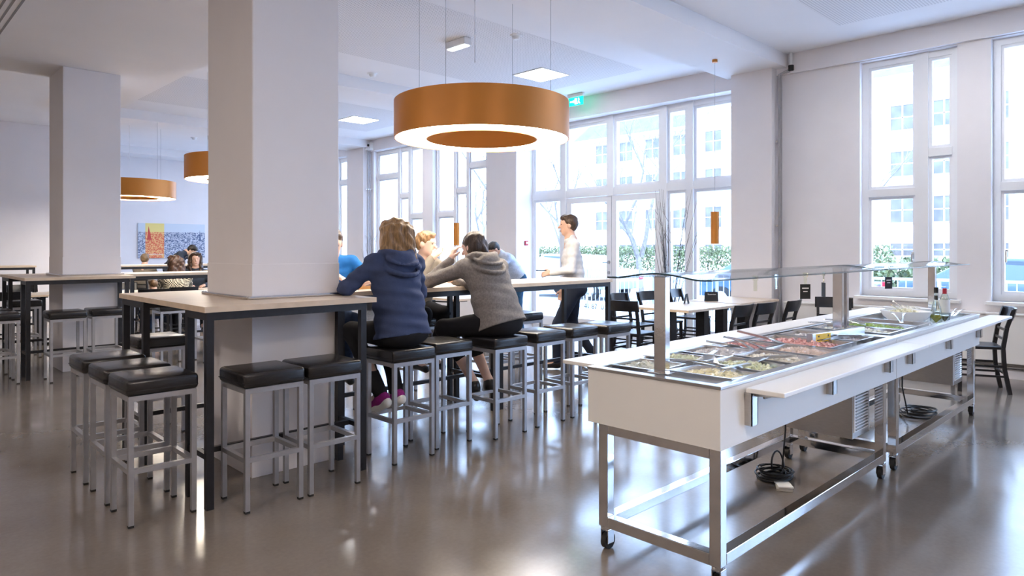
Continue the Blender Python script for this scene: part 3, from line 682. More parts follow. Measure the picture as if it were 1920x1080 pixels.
# food trays
def food_pieces(col, col2, w, l, n, size, seed, flat=.5, z0=.0, mound=.03):
    rnd = random.Random(seed); b = MB()
    b.sheet([[(x, y, z0 + mound * (1 - (2 * x / w) ** 2 * .7) * (1 - (2 * y / l) ** 2 * .7) + rnd.uniform(-.004, .004)) for x in np.linspace(-w / 2, w / 2, 9)] for y in np.linspace(-l / 2, l / 2, 13)])
    for i in range(n):
        x, y = rnd.uniform(-.47, .47) * w, rnd.uniform(-.47, .47) * l
        z = z0 + mound * (1 - (2 * x / w) ** 2 * .7) * (1 - (2 * y / l) ** 2 * .7) + rnd.uniform(0, .008)
        s = size * rnd.uniform(.6, 1.3)
        b.obox((x, y, z), (s, s * rnd.uniform(.4, 1), s * flat), (rnd.uniform(-.7, .7), rnd.uniform(-.7, .7), rnd.uniform(0, 3)))
    return b
FOOD = {}
for n, c in dict(lettuce=(.72, .76, .56), pasta=(.84, .80, .58), ham=(.78, .44, .42), salad=(.36, .52, .14), cheese=(.86, .83, .74), onion=(.80, .78, .80), slaw=(.80, .82, .74), pepper=(.80, .66, .58)).items():
    FOOD[n] = mat('food_' + n, c, .4, var=.15, scale=35, bump=.2, bscale=60)
def tray(x, y, w, l, rz, tilt, food, label, seed, deep=.075):
    t = thing('food_tray', label, 'food tray', (x, y, .792), rz, 'steel food trays'); t.rotation_euler = (tilt[0], tilt[1], rz); th = .003
    b = MB(); a, c = w / 2, l / 2; k = .012
    vs = []
    for (aa, cc, z) in ((a + k, c + k, deep), (a, c, deep), (a - .012, c - .012, .003), (a - .012, c - .012, 0), (a + .003, c + .003, deep - .004), (a + k, c + k, deep - .004)):
        vs += [(-aa, -cc, z), (aa, -cc, z), (aa, cc, z), (-aa, cc, z)]
    fs = [(i * 4 + j, i * 4 + (j + 1) % 4, ((i + 1) % 6) * 4 + (j + 1) % 4, ((i + 1) % 6) * 4 + j) for i in (0, 1, 3, 4, 5) for j in range(4)] + [(8, 9, 10, 11), (12, 15, 14, 13)]
    b.add(vs, fs); b.build('pan', M['pansteel'], t)
    if food:
        f = food_pieces(None, None, w - .03, l - .03, 190, .022, seed, z0=deep * .45, mound=.034).build('food', FOOD[food], t); f['kind'] = 'stuff'
trays = [(2.82, 1.93, .24, .26, .05, (0, 0), 'slaw', 'steel tray of pale salad behind the near glass post'), (2.86, 1.60, .26, .30, .03, (.0, .04), 'pasta', 'steel tray of pale pasta salad nearest the viewer'),
         (3.14, 1.93, .26, .28, .0, (0, .05), 'lettuce', 'steel tray of green lettuce in the second row'), (3.18, 1.60, .27, .30, -.02, (.03, .02), 'lettuce', 'steel tray of chopped greens in the front row'),
         (3.47, 1.92, .26, .28, .02, (0, -.03), 'onion', 'steel tray of sliced onions'), (3.50, 1.60, .26, .30, .02, (.03, 0), 'cheese', 'steel tray of grated cheese'),
         (3.82, 1.93, .28, .28, 0, (0, 0), 'ham', 'steel tray of pink ham strips behind the scoop'), (3.84, 1.60, .28, .30, 0, (.02, .0), 'pepper', 'steel tray of diced peppers beside the front rail'),
         (4.20, 1.755, .34, .48, 0, (0, 0), 'ham', 'long steel tray of red and white strips'), (4.58, 1.755, .26, .48, 0, (0, 0), 'onion', 'steel tray before the middle glass post'),
         (5.12, 1.752, .28, .50, 0, (0, 0), 'slaw', 'steel tray just past the middle glass post'), (5.46, 1.752, .28, .50, 0, (0, 0), 'salad', 'steel tray of leafy green salad'), (5.80, 1.752, .28, .50, 0, (0, 0), None, 'empty steel tray beside the green salad')]
for i, a in enumerate(trays): tray(*a, seed=i + 3)
MB_ice = food_pieces(None, None, 2.1, .58, 900, .025, 99, flat=.8, z0=.0, mound=.01)
ic = MB_ice.build('crushed_ice', mat('crushed_ice', (.82, .86, .90), .25, var=.1, scale=30, spec=.8)); ic.location = (3.69, 1.748, .793); tag(ic, 'crushed ice around the trays in the near salad bar', 'ice', kind='stuff')
ic2 = food_pieces(None, None, 2.1, .58, 700, .025, 98, flat=.8, z0=.0, mound=.008).build('crushed_ice', ic.data.materials[0]); ic2.location = (5.945, 1.748, .793); tag(ic2, 'crushed ice around the bowl in the far salad bar', 'ice', kind='stuff')
# scoops and tongs resting on the trays
def scoop(x, y, z, rz, tilt, label, L=.34):
    t = thing('serving_scoop', label, 'scoop', (x, y, z), rz, 'steel serving scoops'); t.rotation_euler = (0, tilt, rz)
    MB().add([(0, -.012, 0), (L * .55, -.014, .004), (L * .55, .014, .004), (0, .012, 0), (0, -.010, -.012), (L * .55, -.012, -.008), (L * .55, .012, -.008), (0, .010, -.012)], [(0, 1, 2, 3), (7, 6, 5, 4), (0, 4, 5, 1), (1, 5, 6, 2), (2, 6, 7, 3), (3, 7, 4, 0)]).build('handle', M['steel'], t)
    a = L * .53; MB().sheet([[(a + u * L * .45, v * (.018 + .05 * u), .002 - .02 * u - .03 * (1 - v * v) * u) for v in np.linspace(-1, 1, 7)] for u in np.linspace(0, 1, 6)], .003).build('blade', M['steel'], t, smooth=True)
def tongs(x, y, z, rz, tilt, label, L=.27):
    t = thing('serving_tongs', label, 'tongs', (x, y, z), rz, 'steel serving tongs'); t.rotation_euler = (0, tilt, rz)
    for s in (-1, 1):
        b = MB(); b.sheet([[(u * L, s * (.006 + .035 * u) + v * .008 * (1 + .8 * (u > .8)), .012 * math.sin(u * 3) + .004 * v * v) for v in (-1, -.3, .3, 1)] for u in np.linspace(0, 1, 9)], .002); b.build('arm', M['chrome'], t, smooth=True)
    MB().tube([(.0, -.008, 0), (-.012, 0, 0), (0, .008, 0)], .005, 6).build('hinge', M['chrome'], t, smooth=True)
scoop(3.10, 1.54, .885, math.radians(170), .05, 'steel scoop lying over the front pasta tray', .36); scoop(3.36, 1.86, .885, math.radians(200), .0, 'steel scoop over the lettuce tray')
scoop(3.56, 2.03, .905, math.radians(-50), .18, 'steel scoop leaning on the onion tray'); scoop(3.95, 2.04, .93, math.radians(-70), .22, 'dark scoop dipping into the pink ham')
scoop(4.62, 1.55, .885, math.radians(150), -.02, 'steel scoop lying by the front rail before the middle post'); scoop(3.52, 1.50, .885, math.radians(155), .02, 'steel scoop resting on the cheese tray')
tongs(2.80, 1.83, .895, math.radians(-50), .08, 'tongs with dark prongs at the near glass post'); tongs(3.72, 2.0, .91, math.radians(-110), .15, 'tongs stuck in the trays in front of the pink ham')
tongs(5.0, 2.02, .90, math.radians(-60), .12, 'tongs left of the middle glass post, first pair'); tongs(5.28, 2.02, .90, math.radians(-70), .12, 'tongs left of the middle glass post, second pair')
tongs(5.62, 1.60, .885, math.radians(20), -.10, 'long tongs across the empty tray', .36); tongs(6.55, 1.48, .875, math.radians(5), -.08, 'tongs leaning on the far rim', .40)
db = thing('divider_bar', 'steel divider bar with a yellow sticker before the middle post', 'divider bar', (4.22, 1.70, .885), math.radians(-8))
MB().box((-.02, -.02, -.03), (.62, .02, .03)).build('bar', M['steel'], db, bevel=.004)
st = MB().box((.02, -.0212, -.025), (.19, -.0200, .025)).build('yellow_sticker', mat('yellow_sticker', (.90, .60, .02), .5), db)
bb = MB(); bb.box((.03, -.0222, -.016), (.18, -.0212, -.010)); bb.add([(.04, -.0216, .014), (.06, -.0216, .014), (.05, -.0216, 0)], [(0, 1, 2)]).add([(.15, -.0216, .014), (.17, -.0216, .014), (.16, -.0216, 0)], [(0, 1, 2)]); bb.build('sticker_print', M['ink'], st)
# bowls
def bowl(x, y, s, rz, food, label):
    t = thing('salad_bowl', label, 'bowl', (x, y, .80), rz, 'white square bowls'); b = MB(); n = 32; vs = []
    prof = [(.05, 0), (.075, .004), (.12, .05), (.145, .095), (.138, .095), (.112, .052), (.07, .012), (.001, .010)]
    for r, z in prof:
        for k in range(n):
            a = 2 * PI * k / n; c, sn = math.cos(a), math.sin(a); f = 1 / (abs(c) ** 5 + abs(sn) ** 5) ** .2 if r > .06 else 1
            vs.append((r * f * c * s, r * f * sn * s, z * s))
    b.add(vs, [(i * n + k, i * n + (k + 1) % n, (i + 1) * n + (k + 1) % n, (i + 1) * n + k) for i in range(len(prof) - 1) for k in range(n)] + [tuple(range(n))[::-1]])
    b.build('shell', M['white'], t, smooth=True)
    f = food_pieces(None, None, .20 * s, .20 * s, 130, .022, int(x * 100), z0=.062 * s, mound=.04).build('food', FOOD[food], t); f['kind'] = 'stuff'
    q = MB().tube([(.04, .0, .09), (.0, .10, .15), (-.02, .13, .162)], [.006, .005, .007], 8).build('spoon', M['chrome'], t, smooth=True)
bowl(6.42, 1.80, 1.15, .8, 'pasta', 'large white bowl of pasta salad on the far salad bar'); bowl(6.83, 1.90, 1.1, .75, 'cheese', 'second white bowl behind the pasta bowl')
M['oilglass'] = thin_glass('clear_bottle_glass', (.93, .96, .90), .12); M['oil'] = mat('olive_oil', (.42, .40, .03), .1, spec=.6); M['vinegar'] = mat('dark_vinegar', (.10, .09, .02), .1, spec=.6)
def bottle(x, y, prof, fill, liq, cap, label, labelz=None):
    t = thing('dressing_bottle', label, 'bottle', (x, y, .80), group='dressing bottles')
    MB().lathe(prof, 28).build('glass_body', M['oilglass'], t, smooth=True)
    MB().lathe([(.001, .004)] + [(r - .004, z) for r, z in prof if .004 < z < fill] + [(np.interp(fill, [p[1] for p in prof], [p[0] for p in prof]) - .004, fill), (.001, fill)], 28).build('liquid', liq, t, smooth=True)
    zt = prof[-1][1]; r = prof[-1][0]
    MB().lathe([(.001, zt + .035), (r + .003, zt + .035), (r + .003, zt - .012), (r, zt - .012)], 20).build('cap', cap, t, smooth=True)
    if labelz: MB().lathe([(prof[2][0] + .0008, labelz[0]), (prof[2][0] + .0008, labelz[1])], 28).build('paper_label', M['paper'], t)
    else: MB().lathe([(r + .0015, zt - .07), (r + .0015, zt - .035)], 20).build('neck_band', M['rubber'], t)
bottle(6.62, 1.62, [(.001, 0), (.044, .002), (.046, .05), (.036, .13), (.018, .19), (.014, .27)], .075, M['oil'], M['rubber'], 'oil bottle with a black stopper')
bottle(6.72, 1.58, [(.001, 0), (.038, .002), (.038, .10), (.038, .20), (.026, .235), (.014, .26)], .06, M['vinegar'], M['alarm'], 'vinegar bottle with white label and red cap', (.09, .20))
# hanging price tags on the glass edge
for i, (x, card) in enumerate(((3.02, 0), (3.24, 0), (3.58, 1), (3.82, 1), (4.90, 1))):
    lab = ('empty tag clip on the glass guard, left one', 'empty tag clip on the glass guard, right one', 'small black price tag on the near glass guard, left one', 'small black price tag on the near glass guard, right one', 'small black price tag at the start of the far glass guard')[i]
    t = thing('price_tag', lab, 'price tag', (x, 1.472, 1.285), math.radians((-50, 0, -38, 40, -30)[i]), 'tags clipped to the glass')
    MB().box((-.012, -.004, .0), (.012, .004, .022)).box((-.008, -.001, -.05), (.008, .001, 0)).build('clip', M['oilglass'], t)
    if card:
        MB().box((-.028, -.0012, -.115), (.028, .0012, -.038)).build('card', M['card'], t); MB().box((-.018, -.0018, -.062), (.018, -.0012, -.056)).box((-.012, -.0018, -.078), (.012, -.0012, -.074)).build('print', M['paper'], t)
# cables on the floor under the carts
def coil(x, y, r, n, label, drop):
    t = thing('power_cord', label, 'cord', (x, y, 0)); rnd = random.Random(int(x * 10)); path = [drop[0], (drop[0][0], drop[0][1], drop[0][2] * .5), (drop[0][0] * .7, drop[0][1] * .7, .06)]
    for k in range(n * 14):
        a = 2 * PI * k / 14 + 2.0; rr = r * (1 + .16 * math.sin(a * .37 + 1) + .12 * math.sin(a * .61 + x)); path.append((rr * math.cos(a) * 1.1 + .02 * math.sin(a * .23), rr * .85 * math.sin(a) + .015 * math.cos(a * .31), .008 + .05 * k / (n * 14) + .008 * math.sin(a * 1.3)))
    MB().tube(path, .006, 6).build('cable', M['cable'], t, smooth=True)
    if drop[1]: MB().tube([(r + .05 * math.cos(u) - .02, .03 * math.sin(u * .5), .075 + .075 * math.sin(u)) for u in np.linspace(-2.2, 3.6, 18)], .006, 6).build('cable_loop', M['cable'], t, smooth=True)
coil(4.15, 1.90, .10, 7, 'coiled black cord on the floor under the near cart', ((.05, -.05, .60), 1)); coil(6.62, 1.74, .13, 6, 'coiled black cord on the floor under the far cart', ((-.42, .02, .60), 0))
pb = thing('folded_booklet', 'folded white booklet on the floor beside the coiled cord', 'booklet', (4.02, 1.78, 0), .5)
MB().box((-.06, -.045, 0), (.06, .045, .012)).build('lower_pages', mat('grey_paper', (.55, .52, .48), .7), pb); MB().obox((.005, 0, .018), (.12, .085, .008), (0, .05, .15)).build('cover', M['paper'], pb)
# serving tray with food between the man and the woman
tr = thing('serving_tray', 'brown serving tray with dishes on the bar table behind the column', 'tray', (2.82, 4.78, TH), .05)
MB().box((-.2, -.15, 0), (.2, .15, .008)).build('base', mat('brown_tray', (.50, .26, .08), .4), tr, bevel=.003)
MB().box((-.21, -.16, 0), (-.2, .16, .025)).box((.2, -.16, 0), (.21, .16, .025)).box((-.2, -.16, 0), (.2, -.15, .025)).box((-.2, .15, 0), (.2, .16, .025)).build('rim', tr.children[0].data.materials[0], tr)
pl = thing('plate', 'white plate on the brown serving tray', 'plate', (2.85, 4.80, TH + .009)); MB().lathe([(.001, 0), (.06, 0), (.10, .014), (.10, .018), (.058, .005), (.001, .005)], 28).build('dish', M['white'], pl, smooth=True)
cu = thing('cup', 'small white cup standing beside the column on the tray', 'cup', (2.68, 4.75, TH + .009)); MB().lathe([(.001, 0), (.028, 0), (.036, .085), (.033, .085), (.025, .006), (.001, .006)], 24).build('shell', M['white'], cu, smooth=True)
# ================================================================== OUTDOORS
M['facade'] = mat('cream_render', (.80, .76, .70), .85, var=.02, scale=.5); M['slate'] = mat('slate_roof', (.10, .115, .15), .7, var=.2, scale=2)
M['ofr'] = mat('window_surround', (.30, .24, .23), .7); M['opane'] = mat('far_window_glass', (.12, .115, .115), .25, var=.3, scale=1.2); M['ground'] = mat('street_asphalt', (.36, .37, .39), .9, var=.08, scale=1)
M['pave'] = mat('pale_paving', (.66, .68, .71), .85, var=.06, scale=3); M['rail'] = mat('galvanised_railing', (.42, .48, .54), .45, metal=.3); M['bark'] = mat('grey_bark', (.19, .175, .165), .85, var=.2, scale=12)
M['leaf'] = mat('hedge_leaf', (.13, .16, .075), .6, var=.5, scale=3)
struct('ground', MB().box((9.66, -40, -.35), (120, 90, -.15)), M['ground'], 'street outside the windows'); struct('pavement', MB().box((9.66, -20, -.15), (15, 60, -.03)), M['pave'], 'pale pavement outside the entrance')
XF = 45.0
def facade_block(y0, y1, zt, ys, rows, label, roof):
    t = thing('street_building', label, 'building', (XF, y0, -.15)); L = y1 - y0
    MB().box((0, 0, 0), (8, L, zt + .15)).build('wall', M['facade'], t)
    for yy in ys:
        for z, hh in rows:
            a, b = yy - y0 - .62, yy - y0 + .62
            f = MB(); f.box((-.06, a - .08, z - hh / 2 - .08), (.0, a, z + hh / 2 + .08)).box((-.06, b, z - hh / 2 - .08), (.0, b + .08, z + hh / 2 + .08)).box((-.06, a, z + hh / 2), (0, b, z + hh / 2 + .08)).box((-.10, a, z - hh / 2 - .08), (0, b, z - hh / 2))
            w_ = f.build('window', M['ofr'], t)
            for p, q in ((a, (a + b) / 2 - .04), ((a + b) / 2 + .04, b)):
                for z0, z1 in ((z - hh / 2, z - .03), (z + .03, z + hh / 2)): MB().box((-.03, p, z0), (-.005, q, z1)).build('pane', M['opane'], w_)
            MB().box((-.04, (a + b) / 2 - .04, z - hh / 2), (-.0, (a + b) / 2 + .04, z + hh / 2)).box((-.04, a, z - .03), (0, b, z + .03)).build('glazing_bar', M['whitemetal'], w_)
    MB().box((-.5, 0, zt + .15), (0, L, zt + .4)).build('eaves', M['whitemetal'], t)
    for i in range(int(L / .45)): MB().box((-.42, i * .45, zt - .05), (0, i * .45 + .16, zt + .15)).build('corbel', M['facade'], t)
    if roof:
        MB().add([(-.5, 0, zt + .4), (-.5, L, zt + .4), (2.6, L - 1.2, zt + 3.4), (2.6, 0, zt + 3.4), (8, 0, zt + 3.4), (8, L - 1.2, zt + 3.4)], [(0, 1, 2, 3), (3, 2, 5, 4)]).build('roof', M['slate'], t)
    else:
        MB().add([(-.5, 0, zt + .4), (-.5, L, zt + .4), (4, L, zt + 2.8), (4, 0, zt + 2.8)], [(0, 1, 2, 3)]).build('roof', M['slate'], t)
rows4 = [(9.4, 1.45), (6.65, 1.45), (3.9, 1.45), (1.55, .7)]
facade_block(-6, 26.3, 11.5, [10.6 - 2.4 * k for k in range(5)] + [12.75, 15.2, 17.6, 20.1, 22.6, 25.1], rows4, 'pale four storey building across the street, taller right part', False)
facade_block(26.45, 38.0, 10.3, [27.8, 30.3, 32.8, 35.2], rows4, 'pale building across the street with slate roof, left part', True)
# railing outside
def railing(y0, y1, x, label, ramp=False):
    t = thing('railing', label, 'railing', (x, y0, -.03)); L = y1 - y0
    MB().tube([(0, 0, 1.0), (0, L, 1.0)], .022).build('top_rail', M['rail'], t, smooth=True); MB().bar((0, 0, .12), (0, L, .12), .03, .03).build('bottom_rail', M['rail'], t)
    bar = MB().bar((0, 0, .12), (0, 0, 1.0), .014, .014).mesh('baluster', M['rail'])
    for i in range(1, int(L / .115)):
        o = obj('baluster', bar, t); o.location = (0, i * .115, 0)
    for i in range(int(L / 1.4) + 1): MB().bar((0, min(L, i * 1.4), 0), (0, min(L, i * 1.4), 1.02), .04, .04).build('post', M['rail'], t)
    if ramp: MB().tube([(-.05, L, .25), (-.05, L - 1.1, 1.05)], .02).build('ramp_rail', M['rail'], t, smooth=True)
railing(1.4, 4.4, 11.6, 'pale railing seen through the right windows'); railing(5.0, 8.1, 11.6, 'pale railing outside the entrance doors', True); railing(8.6, 11.0, 12.2, 'pale railing left of the entrance doors')
# hedge
def hedge(y0, y1, x, h, label, n):
    b = MB(); rnd = random.Random(int(x * 7 + y0))
    for i in range(n):
        c = Vector((x + rnd.gauss(0, .35), rnd.uniform(y0, y1), -.1 + h * (1 - rnd.random() ** 1.6) + .2 * math.sin(i * .37))); R = Euler((rnd.uniform(0, 6), rnd.uniform(0, 6), rnd.uniform(0, 6))).to_matrix(); s = rnd.uniform(.05, .12)
        b.add([c + R @ Vector(p) for p in ((-s, 0, 0), (0, -s * .6, 0), (s, 0, .02), (0, s * .6, 0))], [(0, 1, 2, 3)])
    tag(b.build('hedge', M['leaf']), label, 'hedge', kind='stuff')
hedge(12, 40, 40.5, 1.55, 'green hedge at the foot of the building across the street', 14000); hedge(-3, 6.5, 20.0, 1.1, 'green hedge seen low in the right windows', 6000)
# bare trees
def tree(x, y, h, r, label, seed, lean=(0, 0)):
    rnd = random.Random(seed); t = thing('bare_tree', label, 'tree', (x, y, -.15), group='bare street trees'); tr = MB(); bm_ = MB()
    def grow(p, d, L, rad, depth, out):
        pts = [p]; q = p
        for k in range(4):
            d = (d + Vector((rnd.uniform(-.18, .18), rnd.uniform(-.18, .18), rnd.uniform(-.04, .12)))).normalized(); q = q + d * (L / 4); pts.append(q)
        out.tube(pts, [rad * (1 - .12 * k) for k in range(5)], 6 if rad > .02 else 4)
        if depth:
            for k in range(3 if depth > 1 else 2):
                a = rnd.uniform(0, 2 * PI); n = Vector((math.cos(a), math.sin(a), rnd.uniform(.1, .9))); grow(pts[rnd.choice((2, 3, 4))], (d * .7 + n * .7).normalized(), L * rnd.uniform(.6, .8), rad * .5, depth - 1, bm_)
    grow(Vector((0, 0, 0)), Vector((lean[0], lean[1], 1)).normalized(), h * .38, r, 4, tr)
    grow(Vector((0, 0, h * .2)), Vector((lean[0] - .1, lean[1] - .35, 1)).normalized(), h * .4, r * .7, 4, bm_)
    tr.build('trunk', M['bark'], t, smooth=True); bm_.build('branches', M['bark'], t, smooth=True)
tree(19.5, 13.6, 6.6, .13, 'bare tree seen through the right entrance door', 3); tree(30, 26.5, 8.5, .14, 'bare tree seen through the left entrance pane', 5); tree(17, 18.5, 7.0, .12, 'bare tree behind the staggered windows', 8); tree(24, 8.6, 7, .1, 'bare tree seen through the right window', 11)
# parked cars
def car(x, y, rz, col, label):
    t = thing('parked_car', label, 'car', (x, y, -.15), rz, 'parked cars'); m = mat('car_paint', col, .25, var=.02, coat=.6); prof = [(-2.1, .35), (-2.15, .62), (-2.0, .80), (-1.35, .88), (-.75, 1.38), (.75, 1.42), (1.45, .98), (2.0, .92), (2.12, .6), (2.08, .35)]
    n = len(prof); b = MB(); vs = []
    for yy, k in ((-.82, 1), (-.70, .0), (.70, .0), (.82, 1)):
        for px_, pz in prof: vs.append((px_, yy * (1 if pz < 1 else .86), pz))
    b.add(vs, [(i * n + j, i * n + (j + 1) % n, (i + 1) * n + (j + 1) % n, (i + 1) * n + j) for i in range(3) for j in range(n)] + [tuple(range(n))[::-1], tuple(3 * n + j for j in range(n))])
    b.build('body', m, t, bevel=.04, smooth=True)
    g = mat('car_glass', (.04, .06, .08), .08)
    for s in (-1, 1):
        MB().add([(-1.18, s * .80, .92), (1.25, s * .80, .98), (.70, s * .722, 1.36), (-.70, s * .722, 1.33), ], [(0, 1, 2, 3)]).build('side_window', g, t)
        MB().box((-2.17, s * .5, .65), (-2.08, s * .76, .8)).build('tail_light', M['alarm'], t)
        for wx in (-1.3, 1.3):
            w_ = MB().tube([(wx, s * .68, .31), (wx, s * .86, .31)], .31, 24).build('wheel', M['rubber'], t, smooth=True); MB().tube([(wx, s * .86, .31), (wx, s * .875, .31)], .19, 16).build('hub_cap', M['steel'], w_)
car(16.8, 2.6, PI / 2, (.025, .06, .11), 'blue car parked behind the right windows'); car(17.0, 7.5, PI / 2, (.025, .07, .13), 'blue car parked outside beside the pier'); car(17.2, 14.6, PI / 2, (.22, .25, .30), 'pale grey car with red tail light behind the glass doors')
# ================================================================== PEOPLE
# smooth surfaces grown around a skeleton: a distance field sampled on a grid, meshed with surface nets
class Field:
    def __init__(s, h, k=.03): s.h = h; s.k = k; s.prims = []
    def cap(s, a, b, r0, r1=None, k=None, sub=False, sq=None):
        s.prims.append(('c', Vector(a), Vector(b), r0, r0 if r1 is None else r1, s.k if k is None else k, sub, sq)); return s
    def ell(s, c, r, rot=(0, 0, 0), k=None, sub=False):
        s.prims.append(('e', Vector(c), Vector(r), Euler(rot).to_matrix() if not isinstance(rot, Matrix) else rot, 0, s.k if k is None else k, sub, None)); return s
    def mesh(s, name, m, wrinkle=0.0, wf=30.0, clip=None, noise=None):
        lo = Vector((9, 9, 9)); hi = -lo
        for p in s.prims:
            if p[6]: continue
            if p[0] == 'c': pts = ((p[1], p[3]), (p[2], p[4]))
            else: pts = ((p[1], max(p[2])),)
            for q, r in pts:
                for i in range(3): lo[i] = min(lo[i], q[i] - r); hi[i] = max(hi[i], q[i] + r)
        h = s.h; pad = 4 * h + .02; lo = np.array(lo) - pad; hi = np.array(hi) + pad
        n = np.ceil((hi - lo) / h).astype(int) + 1
        f = np.full(n, .2, np.float32); ax = [lo[i] + h * np.arange(n[i]) for i in range(3)]
        for t, a, b, r0, r1, k, sub, sq in s.prims:
            mr = (max(r0, r1) if t == 'c' else max(b)) + .05 + k
            A = np.array(a); B = np.array(b) if t == 'c' else A
            i0 = np.maximum(0, np.floor((np.minimum(A, B) - mr - lo) / h).astype(int)); i1 = np.minimum(n, np.ceil((np.maximum(A, B) + mr - lo) / h).astype(int) + 1)
            if (i1 <= i0).any(): continue
            X = ax[0][i0[0]:i1[0], None, None]; Y = ax[1][None, i0[1]:i1[1], None]; Z = ax[2][None, None, i0[2]:i1[2]]
            if t == 'c':
                ba = B - A; dd = max(1e-9, ba @ ba)
                u = np.clip(((X - A[0]) * ba[0] + (Y - A[1]) * ba[1] + (Z - A[2]) * ba[2]) / dd, 0, 1)
                ex, ey, ez = X - A[0] - u * ba[0], Y - A[1] - u * ba[1], Z - A[2] - u * ba[2]
                if sq: ex, ey, ez = ex / sq[0], ey / sq[1], ez / sq[2]
                d = np.sqrt(ex * ex + ey * ey + ez * ez) - (r0 + (r1 - r0) * u)
            else:
                Rm = np.array(r0).T; q = [Rm[i][0] * (X - A[0]) + Rm[i][1] * (Y - A[1]) + Rm[i][2] * (Z - A[2]) for i in range(3)]
                k0 = np.sqrt(sum((q[i] / b[i]) ** 2 for i in range(3))); d = (k0 - 1) * min(b) * (.5 + .5 * np.mean(b) / min(b))
            g = f[i0[0]:i1[0], i0[1]:i1[1], i0[2]:i1[2]]
            if sub: d = -d; hh = np.clip(.5 - .5 * (g - d) / k, 0, 1); r = g * (1 - hh) + d * hh + k * hh * (1 - hh)
            else: hh = np.clip(.5 + .5 * (g - d) / k, 0, 1); r = g * (1 - hh) + d * hh - k * hh * (1 - hh)
            f[i0[0]:i1[0], i0[1]:i1[1], i0[2]:i1[2]] = r
        X, Y, Z = ax[0][:, None, None], ax[1][None, :, None], ax[2][None, None, :]
        if wrinkle:
            f += (wrinkle * (np.sin(Z * wf + 2.5 * np.sin(X * 9 + Y * 7)) * .6 + np.sin(Z * wf * 1.7 + X * 14 - Y * 11 + 1.3 * np.sin(Y * 17)) * .4)).astype(np.float32)
        if noise: f += noise(X, Y, Z).astype(np.float32)
        if clip: f = np.maximum(f, clip(X, Y, Z).astype(np.float32))
        sgn = f < 0; nx, ny, nz = [q - 1 for q in n]
        corner = lambda a, d: a[d[0]:d[0] + nx, d[1]:d[1] + ny, d[2]:d[2] + nz]
        off = [(i, j, k) for i in (0, 1) for j in (0, 1) for k in (0, 1)]
        cnt = sum(corner(sgn, d).astype(np.int8) for d in off); act = (cnt > 0) & (cnt < 8)
        idx = -np.ones(act.shape, int); ii = np.argwhere(act); idx[act] = np.arange(len(ii))
        pos = np.zeros((len(ii), 3)); num = np.zeros(len(ii))
        for a in range(8):
            for b in range(a + 1, 8):
                da, db = np.array(off[a]), np.array(off[b])
                if abs(da - db).sum() != 1: continue
                fa = f[tuple((ii + da).T)]; fb = f[tuple((ii + db).T)]; mk = (fa < 0) != (fb < 0)
                t = np.where(mk, fa / np.where(mk, fa - fb, 1), 0); p = da + t[:, None] * (db - da)
                pos[mk] += p[mk]; num[mk] += 1
        V = lo + h * (ii + pos / num[:, None]); F = []
        for a in range(3):
            b, c = (a + 1) % 3, (a + 2) % 3; e = np.zeros(3, int); e[a] = 1
            s0 = sgn[tuple(slice(1 if i != a else 0, n[i] - 1) for i in range(3))]; s1 = sgn[tuple(slice(1, n[i] - 1) if i != a else slice(1, n[i]) for i in range(3))]
            m_ = [min(s0.shape[i], s1.shape[i]) for i in range(3)]; s0 = s0[:m_[0], :m_[1], :m_[2]]; s1 = s1[:m_[0], :m_[1], :m_[2]]
            ch = np.argwhere(s0 != s1)
            if not len(ch): continue
            base = ch + np.array([1 if i != a else 0 for i in range(3)]); fl = s0[tuple(ch.T)]
            eb = np.zeros(3, int); eb[b] = 1; ec = np.zeros(3, int); ec[c] = 1
            q = np.stack([idx[tuple((base - eb - ec).T)], idx[tuple((base - ec).T)], idx[tuple(base.T)], idx[tuple((base - eb).T)]], 1)
            q[~fl] = q[~fl][:, ::-1]; F.append(q[(q >= 0).all(1)])
        F = np.concatenate(F); me = bpy.data.meshes.new(name)
        me.vertices.add(len(V)); me.vertices.foreach_set('co', V.astype(np.float32).ravel())
        me.loops.add(len(F) * 4); me.loops.foreach_set('vertex_index', F.astype(np.int32).ravel())
        me.polygons.add(len(F)); me.polygons.foreach_set('loop_start', np.arange(0, len(F) * 4, 4, dtype=np.int32))
        try: me.polygons.foreach_set('loop_total', np.full(len(F), 4, np.int32))
        except Exception: pass
        me.polygons.foreach_set('use_smooth', np.ones(len(F), bool)); me.update(calc_edges=True); me.validate()
        me.materials.append(m); return me
def lerp(a, b, u): return Vector(a) * (1 - u) + Vector(b) * u
M['skin'] = mat('skin', (.66, .42, .32), .5, var=.06, scale=14, bump=.03, bscale=90); M['skinpale'] = mat('pale_skin', (.72, .50, .41), .5, var=.06, scale=14)
M['eye'] = mat('eye', (.03, .025, .02), .2); M['lips'] = mat('lips', (.50, .20, .17), .5)
